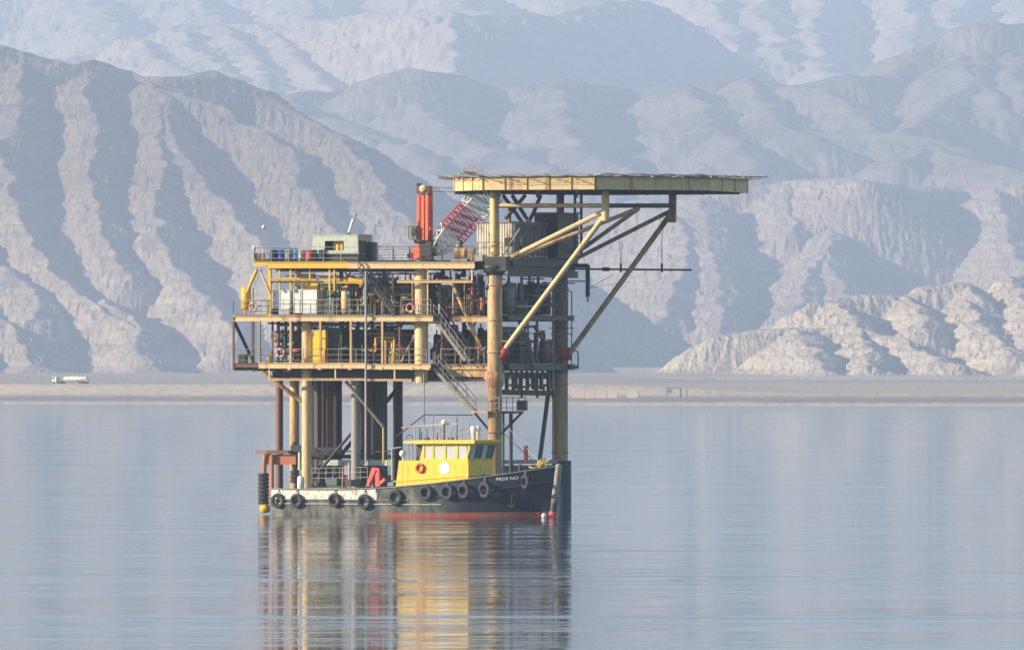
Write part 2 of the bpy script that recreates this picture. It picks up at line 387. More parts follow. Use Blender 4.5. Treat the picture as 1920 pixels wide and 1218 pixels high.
# water
m_water, nt, b = new_mat('sea_water')
b.inputs['Base Color'].default_value = (0.02, 0.045, 0.07, 1); b.inputs['Roughness'].default_value = 0.045
b.inputs['IOR'].default_value = 1.333
h1 = noise(nt, pos(nt, (1 / 44.0, 1 / 11.0, 1)), 1.0, 4, 0.6, 0.5)
h2 = noise(nt, pos(nt, (1 / 7.0, 1 / 2.6, 1)), 1.0, 3, 0.6, 0.6)
big = noise(nt, pos(nt, (1 / 160.0, 1 / 60.0, 1)), 1.0, 3, 0.5)
amp = ramp(nt, big, [(0.32, (0.12,) * 3), (0.5, (0.6,) * 3), (0.68, (1.25,) * 3)])
def math_(nt, op, a, b_):
    n = nt.nodes.new('ShaderNodeMath'); n.operation = op
    for i, v in enumerate((a, b_)):
        if hasattr(v, 'is_output'): nt.links.new(v, n.inputs[i])
        else: n.inputs[i].default_value = v
    return n.outputs[0]
WAVE1, WAVE2 = 0.78, 0.075
hh = math_(nt, 'ADD', math_(nt, 'MULTIPLY', math_(nt, 'MULTIPLY', h1, amp), WAVE1), math_(nt, 'MULTIPLY', h2, WAVE2))
bump(nt, b, hh, 1.0, 1.0)
me = bpy.data.meshes.new('water')
me.from_pydata([(-2600, -150, 0), (2600, -150, 0), (2600, 4700, 0), (-2600, 4700, 0)], [], [(0, 1, 2, 3)]); me.materials.append(m_water)
water = bpy.data.objects.new('water', me); COL.objects.link(water); tag(water, 'calm pale blue sea with long low ripples', kind='structure')

# haze
me = bpy.data.meshes.new('haze')
hx, hy0, hy1, hz0, hz1 = 2800, -250, 23900, -4.2, 1080
v = [(x, y, z) for z in (hz0, hz1) for y in (hy0, hy1) for x in (-hx, hx)]
me.from_pydata(v, [], [(0, 2, 3, 1), (4, 5, 7, 6), (0, 1, 5, 4), (2, 6, 7, 3), (0, 4, 6, 2), (1, 3, 7, 5)])
m_haze = bpy.data.materials.new('haze_air'); m_haze.use_nodes = True; nt = m_haze.node_tree; nt.nodes.clear()
pv = nt.nodes.new('ShaderNodeVolumePrincipled'); out = nt.nodes.new('ShaderNodeOutputMaterial')
pv.inputs['Color'].default_value = (0.585, 0.735, 1.0, 1); pv.inputs['Density'].default_value = 1.0e-4; pv.inputs['Anisotropy'].default_value = 0.0
nt.links.new(pv.outputs[0], out.inputs['Volume']); me.materials.append(m_haze)
haze = bpy.data.objects.new('haze', me); COL.objects.link(haze); tag(haze, 'thin pale blue haze in the air', kind='stuff')
# ------------------------------------------------------------------ paints
def paint(name, base, rust=0.35, rough=0.55, scale=0.9, rust_col=(0.16, 0.065, 0.03), metallic=0.0, streak=0.12, tide=False):
    m, nt, b = new_mat(name)
    blot = noise(nt, pos(nt, (scale, scale, scale * streak)), 1.6, 6, 0.65, 0.4)
    fine = noise(nt, pos(nt, (scale * 6, scale * 6, scale * 2)), 1.0, 4, 0.6)
    lo = 0.76 - 0.42 * rust
    f = ramp(nt, blot, [(lo, (0, 0, 0)), (min(lo + 0.16, 1), (1, 1, 1))])
    dirt = ramp(nt, fine, [(0.3, (0.72, 0.70, 0.66)), (0.55, (1, 1, 1))])
    c = mixc(nt, 0.8, base, dirt, 'MULTIPLY')
    rc = mixc(nt, fine, rust_col, tuple(min(1, x * 1.9) for x in rust_col))
    c = mixc(nt, f, c, rc)
    if tide:                      # weed and oil band left by the tide just above the water
        sp = N(nt, 'ShaderNodeSeparateXYZ'); nt.links.new(N(nt, 'ShaderNodeNewGeometry').outputs['Position'], sp.inputs[0])
        ma = N(nt, 'ShaderNodeMath', operation='MULTIPLY_ADD'); nt.links.new(blot, ma.inputs[0]); ma.inputs[1].default_value = -1.8; nt.links.new(sp.outputs[2], ma.inputs[2])
        c = mixc(nt, ramp(nt, ma.outputs[0], [(0.0, (1, 1, 1)), (0.7, (0, 0, 0))]), c, (0.03, 0.035, 0.028))
    nt.links.new(c, b.inputs['Base Color'])
    b.inputs['Roughness'].default_value = rough; b.inputs['Metallic'].default_value = metallic
    bump(nt, b, fine, 0.25, 0.02)
    return m
MT = {
    'tan': paint('tan_paint', (0.60, 0.40, 0.185), 0.64, tide=True),
    'cream': paint('cream_paint', (0.71, 0.52, 0.27), 0.50, tide=True),
    'yellow': paint('yellow_steel_paint', (0.74, 0.47, 0.06), 0.35),
    'ochre': paint('tank_yellow_paint', (0.72, 0.40, 0.03), 0.22),
    'dark': paint('dark_steel', (0.032, 0.034, 0.033), 0.45, rust_col=(0.07, 0.035, 0.02)),
    'brown': paint('brown_steel', (0.16, 0.075, 0.05), 0.5, tide=True),
    'rust': paint('rusty_orange_steel', (0.42, 0.15, 0.06), 0.55, rust_col=(0.2, 0.07, 0.03), tide=True),
    'grey': paint('grey_steel', (0.27, 0.27, 0.25), 0.4, tide=True),
    'galv': paint('galvanised_steel', (0.36, 0.36, 0.34), 0.3, 0.5),
    'plate': paint('deck_plate_steel', (0.11, 0.10, 0.085), 0.5),
    'green': paint('pale_green_paint', (0.50, 0.56, 0.47), 0.2),
    'dgreen': paint('dark_green_paint', (0.05, 0.11, 0.085), 0.35),
    'orange': paint('crane_orange_paint', (0.80, 0.17, 0.075), 0.2),
    'red': paint('red_paint', (0.50, 0.035, 0.04), 0.2),
    'pink': paint('faded_red_paint', (0.62, 0.10, 0.09), 0.2),
    'white': paint('white_paint', (0.80, 0.79, 0.74), 0.22),
    'dirty_white': paint('weathered_white_paint', (0.72, 0.68, 0.57), 0.62, scale=0.9, streak=0.5, rust_col=(0.13, 0.075, 0.05)),
    'blue': paint('blue_paint', (0.02, 0.10, 0.42), 0.15),
    'navy': paint('navy_paint', (0.012, 0.03, 0.09), 0.2),
    'lblue': paint('light_blue_paint', (0.10, 0.27, 0.55), 0.15),
    'teal': paint('teal_paint', (0.008, 0.045, 0.065), 0.3),
    'rusttan': paint('rusted_leg_paint', (0.42, 0.30, 0.15), 0.72, rust_col=(0.17, 0.075, 0.035), tide=True),
    'shadetan': paint('shaded_leg_paint', (0.24, 0.19, 0.105), 0.62, tide=True),  # darker tan: the platform's shade on the rear leg is painted in
    'boat': paint('boat_yellow_paint', (0.86, 0.55, 0.03), 0.20, 0.5),
    'hullgrey': paint('hull_grey_paint', (0.20, 0.21, 0.19), 0.4, streak=0.4),
}
def simple(name, col, rough=0.6, emit=None, metallic=0.0, var=0.25):
    m, nt, b = new_mat(name)
    f = noise(nt, pos(nt, (3, 3, 3)), 1.0, 5, 0.6)
    c = mixc(nt, f, tuple(x * (1 - var) for x in col), tuple(min(1, x * (1 + var)) for x in col))
    nt.links.new(c, b.inputs['Base Color']); b.inputs['Roughness'].default_value = rough; b.inputs['Metallic'].default_value = metallic
    return m
MT['rubber'] = simple('tyre_rubber', (0.045, 0.045, 0.047), 0.85)
MT['rope'] = simple('yellow_rope', (0.60, 0.42, 0.10), 0.9)
MT['wire'] = simple('wire_steel', (0.06, 0.06, 0.06), 0.6)
MT['net'] = simple('net_wire', (0.34, 0.30, 0.26), 0.8)
MT['buoy'] = simple('lifebuoy_orange', (0.72, 0.13, 0.05), 0.6)
MT['buoyred'] = simple('lifebuoy_red', (0.55, 0.17, 0.14), 0.7)
MT['bwhite'] = simple('lifebuoy_white', (0.80, 0.78, 0.74), 0.6, var=0.06)
MT['glass'] = simple('cabin_glass', (0.05, 0.06, 0.07), 0.06)
MT['paleglass'] = simple('painted_bright_glass', (0.50, 0.52, 0.52), 0.10)  # pale colour stands in for a bright interior and reflections
MT['paperwhite'] = simple('emblem_white', (0.82, 0.82, 0.80), 0.5, var=0.04)
MT['ink'] = simple('emblem_blue', (0.60, 0.64, 0.74), 0.5, var=0.05)

# ------------------------------------------------------------------ mesh builder
class MB:
    def __init__(s): s.v = []; s.f = []; s.sm = []
    def add(s, vs, fs, smooth=False):
        o = len(s.v); s.v += [tuple(q) for q in vs]
        for q in fs: s.f.append([i + o for i in q]); s.sm.append(smooth)
        return s
    def box(s, c, d, rz=0.0, M=None):
        x, y, z = d[0] / 2, d[1] / 2, d[2] / 2
        vs = [Vector((a, b_, c_)) for c_ in (-z, z) for b_ in (-y, y) for a in (-x, x)]
        if rz: R = Matrix.Rotation(rz, 3, 'Z'); vs = [R @ q for q in vs]
        if M is not None: vs = [M @ q for q in vs]
        c = Vector(c); vs = [q + c for q in vs]
        return s.add(vs, [(0, 2, 3, 1), (4, 5, 7, 6), (0, 1, 5, 4), (2, 6, 7, 3), (0, 4, 6, 2), (1, 3, 7, 5)])
    def span(s, a, b_):
        "axis aligned box between two corners"
        a = Vector(a); b_ = Vector(b_)
        return s.box((a + b_) / 2, [abs(q) for q in (b_ - a)])
    def bar(s, p0, p1, w, h, up=(0, 0, 1)):
        p0 = Vector(p0); p1 = Vector(p1); d = p1 - p0; L = d.length; d.normalize()
        u = Vector(up)
        if abs(d.dot(u)) > 0.99: u = Vector((0, 1, 0))
        sd = d.cross(u).normalized(); u = sd.cross(d).normalized()
        M = Matrix((d, sd, u)).transposed()
        return s.box((p0 + p1) / 2, (L, w, h), M=M)
    def tube(s, p0, p1, r0, r1=None, n=10, cap=True):
        p0 = Vector(p0); p1 = Vector(p1); r1 = r0 if r1 is None else r1
        d = (p1 - p0).normalized(); u = Vector((0, 0, 1)) if abs(d.z) < 0.95 else Vector((1, 0, 0))
        a = d.cross(u).normalized(); b_ = d.cross(a)
        vs = []
        for p, r in ((p0, r0), (p1, r1)):
            for k in range(n):
                t = 2 * math.pi * k / n; vs.append(p + (a * math.cos(t) + b_ * math.sin(t)) * r)
        s.add(vs, [(k, (k + 1) % n, n + (k + 1) % n, n + k) for k in range(n)], True)
        if cap:
            s.add([vs[k] for k in range(n)], [list(range(n))[::-1]]); s.add(vs[n:], [list(range(n))])
        return s
    def pipe(s, pts, r, n=8):
        for a, b_ in zip(pts[:-1], pts[1:]): s.tube(a, b_, r, n=n)
        for p in pts[1:-1]: s.ball(p, r * 1.03, 8, 5)
        return s
    def ball(s, c, r, n=12, m=7, sz=1.0):
        c = Vector(c); vs = []
        for j in range(1, m):
            t = math.pi * j / m
            for k in range(n):
                a = 2 * math.pi * k / n
                vs.append(c + Vector((r * math.sin(t) * math.cos(a), r * math.sin(t) * math.sin(a), r * sz * math.cos(t))))
        vs += [c + Vector((0, 0, r * sz)), c - Vector((0, 0, r * sz))]
        fs = [(j * n + k, (j + 1) * n + k, (j + 1) * n + (k + 1) % n, j * n + (k + 1) % n) for j in range(m - 2) for k in range(n)]
        T = (m - 1) * n
        fs += [(T, k, (k + 1) % n) for k in range(n)] + [(T + 1, (m - 2) * n + (k + 1) % n, (m - 2) * n + k) for k in range(n)]
        return s.add(vs, fs, True)
    def lathe(s, prof, c=(0, 0, 0), axis=(0, 0, 1), n=16):
        ax = Vector(axis).normalized(); u = Vector((0, 0, 1)) if abs(ax.z) < 0.95 else Vector((1, 0, 0))
        a = ax.cross(u).normalized(); b_ = ax.cross(a); c = Vector(c); vs = []
        for r, h in prof:
            for k in range(n):
                t = 2 * math.pi * k / n; vs.append(c + ax * h + (a * math.cos(t) + b_ * math.sin(t)) * max(r, 1e-4))
        m = len(prof)
        return s.add(vs, [(j * n + k, j * n + (k + 1) % n, (j + 1) * n + (k + 1) % n, (j + 1) * n + k) for j in range(m - 1) for k in range(n)], True)
    def torus(s, c, axis, R, r, n=20, m=8, arc=(0, 1)):
        ax = Vector(axis).normalized(); u = Vector((0, 0, 1)) if abs(ax.z) < 0.95 else Vector((1, 0, 0))
        a = ax.cross(u).normalized(); b_ = ax.cross(a); c = Vector(c); vs = []
        full = arc == (0, 1); cnt = n if full else n + 1
        for k in range(cnt):
            t = 2 * math.pi * (arc[0] + (arc[1] - arc[0]) * k / n); e = a * math.cos(t) + b_ * math.sin(t)
            for j in range(m):
                q = 2 * math.pi * j / m; vs.append(c + e * (R + r * math.cos(q)) + ax * (r * math.sin(q)))
        fs = []
        for k in range(n):
            k2 = (k + 1) % cnt
            for j in range(m): fs.append((k * m + j, k2 * m + j, k2 * m + (j + 1) % m, k * m + (j + 1) % m))
        return s.add(vs, fs, True)
    def prism(s, poly, z0, z1):
        n = len(poly)
        vs = [(x, y, z0) for x, y in poly] + [(x, y, z1) for x, y in poly]
        s.add(vs, [(k, (k + 1) % n, n + (k + 1) % n, n + k) for k in range(n)])
        s.add(vs[:n], [list(range(n))[::-1]]); s.add(vs[n:], [list(range(n))])
        return s
    def mesh(s, name, mat):
        me = bpy.data.meshes.new(name); me.from_pydata(s.v, [], s.f)
        me.polygons.foreach_set('use_smooth', s.sm); me.materials.append(MT[mat] if isinstance(mat, str) else mat); me.update()
        return me
    def build(s, name, mat, parent=None, loc=None):
        o = bpy.data.objects.new(name, s.mesh(name, mat)); COL.objects.link(o)
        if parent is not None: o.parent = parent
        if loc is not None: o.location = loc
        return o
def put(name, me, parent=None, loc=(0, 0, 0), rot=(0, 0, 0), scale=None):
    o = bpy.data.objects.new(name, me); COL.objects.link(o); o.parent = parent; o.location = loc; o.rotation_euler = rot
    if scale is not None: o.scale = scale
    return o
def empty(name, loc, rz=0.0):
    o = bpy.data.objects.new(name, None); COL.objects.link(o); o.location = loc; o.rotation_euler = (0, 0, rz); o.empty_display_size = 0.5
    return o
def copy_tree(o, parent=None):
    c = o.copy(); COL.objects.link(c); c.parent = parent
    for ch in list(o.children): copy_tree(ch, c)
    return c
rnd = random.Random(11)
# ------------------------------------------------------------------ the platform
TH = math.radians(20.0); CT, ST = math.cos(TH), math.sin(TH)
OY = 797.0; OX = (930 - 960) / FPX * OY
plat = empty('offshore_platform', (OX, OY, 0), -TH)
tag(plat, 'weathered tan steel offshore platform standing in the sea on tall legs', 'platform')
def L(px, py, v):
    "local point of the platform (along the front, into the depth, up) seen at a pixel, v metres behind the front legs"
    k = (px - 960.0) / FPX
    u = (k * (OY + v * CT) - OX - v * ST) / (CT + k * ST)
    Yw = OY - u * ST + v * CT
    return Vector((u, v, CAMH + (HOR - py) / FPX * Yw))
def world(p):
    return Vector((OX + p[0] * CT + p[1] * ST, OY - p[0] * ST + p[1] * CT, p[2]))
def Lz(px, z, v):
    q = L(px, 600, v); q.z = z; return q
VB = 14.0      # depth of the rear legs
VF = -1.2      # front edge of the decks
ZL, ZM, ZU = 11.35, 15.05, 19.0   # deck tops
part = lambda mb, name, mat: mb.build(name, mat, plat)

# legs -------------------------------------------------------------
def leg(px, v, r, z0, z1, mat, n=20, rings=()):
    q = Lz(px, z0, v); o = part(MB().tube((0, 0, 0), (0, 0, z1 - z0), r, n=n), 'leg', mat); o.location = q
    for z in rings:
        MB().lathe([(r, -0.06), (r + 0.07, -0.05), (r + 0.07, 0.05), (r, 0.06)], n=n).build('ring', mat, o, (0, 0, z - z0))
    return o
LegA = leg(928, 0, 0.56, 9.7, 19.3, 'tan', 28, (12.2, 14.6, 17.2)); leg(928, 0, 0.53, -2.0, 9.7, 'rusttan', 28, (6.2, 8.6))
leg(927, 0, 0.345, 19.3, 24.25, 'cream', 20, (19.5, 20.2))
LegB = leg(1050, VB, 0.62, 10.6, 19.3, 'shadetan', 28, (17.0,)); leg(1050, VB, 0.60, -2.0, 10.6, 'rusttan', 28, (4.6, 9.8))
leg(1050.5, VB, 0.30, 19.3, 24.25, 'shadetan', 20, (20.0,))
leg(790, 0, 0.51, 9.9, 18.5, 'cream', 24, (14.2, 17.4))
leg(575, 0.2, 0.37, -2.0, 15.0, 'cream', 20)
leg(552, 3.0, 0.36, -2.0, 11.0, 'tan', 20)
leg(524, 7.0, 0.28, -2.0, 11.0, 'brown', 16)
leg(667, 1.0, 0.36, -2.0, 10.9, 'grey', 18)
leg(746, 12.5, 0.38, -2.0, 10.9, 'dark', 18)
for px, v, r, mt in ((597, 6, 0.36, 'dark'), (609, 9, 0.38, 'dark'), (619, 5, 0.28, 'brown'), (631, 8, 0.42, 'dark'), (606, 4.5, 0.16, 'brown'),
                     (689, 6, 0.30, 'brown'), (701, 8, 0.36, 'dark'), (712, 6, 0.34, 'dark'), (694, 9, 0.3, 'dark'), (677, 5, 0.24, 'brown'), (683, 10, 0.32, 'dark'), (588, 8, 0.3, 'dark'), (720, 10, 0.26, 'dark')):
    q = Lz(px, -2.0, v); o = part(MB().tube((0, 0, 0), (0, 0, 12.9), r, n=14), 'conductor', mt); o.location = q
# sleeve, collars and red joints on the rear right leg
o = part(MB().tube((0, 0, 0), (0, 0, 4.6), 0.74, n=24), 'leg_sleeve', 'teal'); o.location = Lz(1053, -0.6, VB - 0.6)
o = part(MB().lathe([(0.62, 0), (0.82, 0.05), (0.82, 0.95), (0.62, 1.0)], n=24), 'joint_collar', 'red'); o.location = Lz(1051, 11.6, VB)
part(MB().lathe([(0.60, 0), (0.68, 0.25), (0.74, 0.6), (0.74, 1.05), (0.60, 1.1)], n=24), 'joint_collar', 'tan').location = Lz(928, 9.6, 0)
part(MB().bar(L(838, 698, 0.5), L(944, 699, 0.5), 0.5, 0.62), 'girder', 'tan')
part(MB().bar(L(512, 702, 0.6), L(838, 702, 0.6), 0.3, 0.5), 'girder', 'dark'); part(MB().bar(L(600, 704, 5), L(905, 704, 5), 0.3, 0.7), 'girder', 'dark')
part(MB().lathe([(0.60, 0), (1.0, 0.5), (1.0, 0.75), (0.62, 0.8)], n=24), 'joint_collar', 'dark').location = Lz(928, 17.95, 0)

# deck plates -------------------------------------------------------
UL = Lz(438, 0, VF).x; UR = 0.9
def deck(z, u0, u1, v0, v1, mat='plate', t=0.08):
    return part(MB().span((u0, v0, z - t), (u1, v1, z)), 'deck_plate', mat)
uU = Lz(476, 0, VF).x; u800 = Lz(808, 0, VF).x; u845 = Lz(845, 0, VF).x
deck(ZL - 0.02, UL, u800, VF + 0.1, VB + 0.8); deck(ZL - 0.06, u800, UR, 1.4, VB + 0.8)
deck(ZM - 0.02, UL, u800, VF + 0.1, VB + 0.8); deck(ZM - 0.06, u800, UR, 1.4, VB + 0.8)
deck(ZU - 0.02, uU, Lz(890, 0, VF).x, VF + 0.1, VB + 0.8); deck(ZU + 0.34, Lz(905, 0, VF).x, UR + 0.3, VF + 0.4, VB + 1.0)
# edge beams (front), I sections built as web plus two flanges
def ibeam(p0, p1, h, wd, mat, name='beam'):
    p0 = Vector(p0); p1 = Vector(p1)
    m = MB(); zt = Vector((0, 0, h / 2 - 0.02))
    m.bar(p0, p1, 0.04, h - 0.09); m.bar(p0 + zt, p1 + zt, wd, 0.045); m.bar(p0 - zt, p1 - zt, wd, 0.045)
    return part(m, name, mat)
def fb(pxa, pxb, py, h, mat, v=VF, wd=0.22): return ibeam(L(pxa, py, v), L(pxb, py, v), h, wd, mat)
fb(500, 652, 496.5, 0.50, 'yellow'); fb(652, 890, 497.5, 0.46, 'cream')           # upper
fb(476, 500, 494, 0.36, 'yellow')
fb(437, 812, 597, 0.40, 'cream'); fb(846, 914, 598, 0.42, 'tan', 0.0)             # middle
fb(437, 485, 684, 0.34, 'brown'); fb(485, 684, 685, 0.44, 'cream', VF - 0.03); fb(684, 808, 687, 0.42, 'cream', VF - 0.03); fb(826, 944, 688, 0.34, 'tan', 0.2)
fb(437, 485, 691.5, 0.24, 'dark', VF + 0.3)
fb(505, 686, 711, 0.16, 'cream'); fb(686, 772, 712, 0.16, 'cream'); fb(772, 912, 712.5, 0.2, 'brown', 0.2)
fb(505, 594, 524, 0.14, 'yellow'); fb(505, 682, 529, 0.16, 'yellow', VF + 0.3); fb(745, 886, 527.5, 0.20, 'cream', VF + 0.1)
fb(596, 680, 523, 0.12, 'yellow', VF + 0.8)
# side and rear edge beams
for z, h, u1, mt in ((ZL - 0.25, 0.44, UR, 'dark'), (ZM - 0.25, 0.40, UR, 'dark'), (ZU - 0.05, 0.62, UR + 0.3, 'dark')):
    ibeam((u1, 0.3, z), (u1, VB + 0.8, z), h, 0.24, mt)
    ibeam((UL, VB + 0.8, z), (u1, VB + 0.8, z), h, 0.24, mt)
    ibeam((UL if z < 17 else uU, VF + 0.1, z), (UL if z < 17 else uU, VB + 0.8, z), h * 0.8, 0.24, 'tan')
ibeam((UR + 0.3, VF + 0.5, ZU - 0.9), (UR + 0.3, VB + 0.8, ZU - 0.9), 0.5, 0.24, 'dark')
# the heavy plated girder under the right part of the upper deck
part(MB().span((Lz(905, 0, VF).x, VF + 0.42, ZU - 0.75), (UR + 0.18, VF + 0.55, ZU + 0.24)), 'girder', 'dark')
part(MB().span((UR + 0.06, VF + 0.56, ZU - 0.75), (UR + 0.16, VB + 0.6, ZU + 0.24)), 'girder', 'dark')
# joists under the decks
jm = {}
for z, u0, u1, v0, v1, h, mt in ((ZL - 0.34, UL + 0.3, UR, VF + 0.3, VB + 0.6, 0.44, 'brown'), (ZM - 0.32, UL + 0.3, UR, VF + 0.3, VB, 0.38, 'brown'), (ZU - 0.34, uU + 0.3, UR, VF + 0.3, VB, 0.44, 'brown')):
    n = 9
    for k in range(n):
        uu = u0 + (u1 - u0) * (k + 0.5) / n
        if uu > u800 - 0.4 and v0 < 0: vv0 = 1.4
        else: vv0 = v0
        key = (round(v1 - vv0, 2), h)
        if key not in jm: jm[key] = MB().box((0, (v1 - vv0) / 2, 0), (0.2, v1 - vv0, h)).mesh('joist', mt)
        put('joist', jm[key], plat, (uu, vv0, z))
# bolt plates hanging under the lower deck edge
cl = MB().box((0, 0, 0), (0.26, 0.3, 0.2)).mesh('bracket', 'cream')
for px in (543, 600, 657, 715, 772, 803): put('bracket', cl, plat, L(px, 690.5, VF))
# under-deck trusses: depth beams between legs
for v, z, mt in ((3.5, 10.4, 'dark'), (7, 10.5, 'dark'), (VB, 10.3, 'dark')):
    part(MB().bar((Lz(520, 0, v).x, v, z), (Lz(905, 0, v).x, v, z), 0.3, 0.5), 'beam', mt)

# posts between the decks ----------------------------------------------
def post(px, py0, py1, v, w_, mat):
    a, b_ = L(px, py0, v), L(px, py1, v); b_.x = a.x
    return part(MB().bar(a, b_, w_, w_), 'post', mat)
for px in (545, 601, 658, 717): post(px, 602, 681, VF, 0.15, 'tan')
post(438, 594, 692, VF, 0.15, 'brown'); post(474, 602, 680, 2.6, 0.18, 'brown'); post(486, 602, 681, VF, 0.2, 'grey'); post(511, 602, 681, 2.0, 0.13, 'brown')
post(749, 602, 681, VF + 0.6, 0.13, 'brown'); post(839, 602, 680, 1.5, 0.13, 'brown')
for px in (505, 629, 740): post(px, 692, 711, VF, 0.1, 'cream')
for px, w_, mt in ((506, 0.22, 'yellow'), (524, 0.1, 'yellow'), (545, 0.12, 'yellow'), (618, 0.12, 'yellow'), (627, 0.12, 'yellow')):
    post(px, 503, 594 if px == 506 else 545, VF + 0.2, w_, mt)
post(581, 503, 528, VF + 0.4, 0.1, 'yellow'); post(555, 503, 545, VF + 0.6, 0.12, 'tan'); post(802, 503, 595, VF + 0.2, 0.09, 'cream'); post(885, 503, 528, VF + 0.1, 0.12, 'cream')
post(978, 518, 690, 4.8, 0.16, 'grey'); post(1007, 590, 690, 8.0, 0.16, 'tan'); post(1037, 560, 730, 11.5, 0.14, 'tan'); post(990, 600, 690, 6.5, 0.12, 'brown')
for px, v in ((560, 9), (640, 9), (720, 9), (830, 10), (870, 12)): post(px, 503, 690, v, 0.24, 'dark')

# braces ---------------------------------------------------------------
def brace(a, b_, r, mat, n=12): return part(MB().tube(a, b_, r, n=n), 'brace', mat)
uF = L(1135, 385, 0.0); uG = L(1261, 385, VB)
brace(L(945, 489, 0), L(1131, 397, 0), 0.20, 'cream'); brace(L(948, 490, 0.3), L(1196, 391, 4.8), 0.16, 'cream')
brace(L(944, 658, 0), L(1131, 408, 0), 0.21, 'cream'); brace(L(1052, 495, VB), L(1197, 391, 6.5), 0.16, 'cream')
brace(L(1052, 499, VB), L(1258, 395, VB), 0.16, 'cream'); brace(L(1056, 678, VB), L(1257, 402, VB), 0.21, 'cream')
brace(L(935, 385, 0), L(1130, 385, 0), 0.15, 'cream'); brace(L(1056, 386, VB), L(1258, 386, VB), 0.15, 'dark'); brace(uF + Vector((0, 0.2, 0)), uG, 0.15, 'dark')
brace(L(930, 386, 0), L(1050, 386, VB), 0.15, 'dark')
part(MB().tube(L(1135, 414, 0), Lz(1135, 24.2, 0), 0.29, n=18), 'post', 'cream'); part(MB().tube(L(1261, 417, VB), Lz(1261, 24.2, VB), 0.30, n=18), 'post', 'tan')
part(MB().lathe([(0.24, -0.5), (0.36, -0.45), (0.36, 0.3), (0.24, 0.35)], L(945, 661, 0), L(1131, 408, 0) - L(944, 658, 0)), 'joint_collar', 'red')
for a, b_ in (((943, 366), (985, 425)), ((960, 366), (1000, 430)), ((1014, 366), (1000, 400)), ((1000, 400), (978, 440)), ((985, 366), (948, 410))):
    brace(L(*a, 5.0), L(*b_, 5.0), 0.15, 'dark', 8)
brace(L(975, 428, -0.4), L(942, 480, -0.4), 0.06, 'grey', 6)
brace(L(490, 695, VF + 0.4), L(576, 760, 0.2), 0.17, 'tan'); brace(L(648, 714, VF + 0.5), L(719, 800, 0.6), 0.12, 'grey', 8); brace(L(719, 800, 0.6), L(719, 868, 0.6), 0.09, 'tan', 8)
brace(L(439, 602, VF), L(475, 678, 2.4), 0.13, 'dark', 8)
brace(L(482, 505, VF), L(463, 548, VF + 0.3), 0.13, 'yellow', 8); brace(L(487, 505, VF + 0.1), L(506, 550, VF + 0.1), 0.08, 'cream', 8)
brace(L(848, 530, 0.6), L(908, 668, 0.6), 0.17, 'tan'); brace(L(752, 680, 0.4), L(782, 620, 0.3), 0.1, 'grey', 8); brace(L(886, 675, 0.6), L(912, 650, 0.3), 0.1, 'grey', 8)
brace(L(1034, 690, VB - 1), L(1012, 862, VB - 3), 0.17, 'dark'); brace(L(1012, 862, VB - 3), L(1012, 880, VB - 3), 0.17, 'dark')
brace(L(945, 540, 2), L(985, 600, 7), 0.12, 'grey', 8); brace(L(1003, 612, 9), L(1040, 672, 12), 0.16, 'tan', 8); brace(L(978, 535, 6), L(1005, 590, 10), 0.2, 'dark', 8)
brace(L(1000, 690, 5), L(960, 560, 3), 0.1, 'dark', 8)
brace(Lz(575, 2.2, 0.3), Lz(667, 6.5, 1.0), 0.12, 'dark', 8); brace(Lz(630, 4.0, 6), Lz(746, 9.5, 12), 0.16, 'dark', 8)

# jacket framing just above the water
for a, b_, z, h, mt in (((598, 2.0), (735, 2.0), 3.9, 0.42, 'green'), ((598, 3.0), (736, 3.0), 4.35, 0.3, 'dark'), ((560, 3.0), (640, 3.0), 4.6, 0.9, 'dark'), ((555, 4.5), (735, 4.5), 2.7, 0.5, 'dark'), ((560, 2.4), (735, 2.4), 2.0, 0.3, 'dgreen'), ((905, 3.0), (1046, 13.0), 3.95, 0.3, 'grey'), ((905, 3.2), (1046, 13.2), 3.4, 0.55, 'dark')):
    part(MB().bar(Lz(a[0], z, a[1]), Lz(b_[0], z, b_[1]), 0.35, h), 'jacket_beam', mt)
part(MB().bar(Lz(600, 4.75, 2.0), Lz(735, 4.75, 2.0), 1.1, 0.1), 'walkway_plate', 'dark')
for px, z0, z1, v, r, mt in ((643, 1.0, 3.9, 1.2, 0.09, 'rust'), (655, 1.0, 3.9, 1.2, 0.11, 'galv'), (958, 2.5, 7.8, 2.0, 0.14, 'dark'), (944, 2.5, 7.8, 1.0, 0.08, 'dark'), (986, 4.0, 5.2, 5.0, 0.16, 'pink')):
    part(MB().tube(Lz(px, z0, v), Lz(px, z1, v), r, n=10), 'riser', mt)

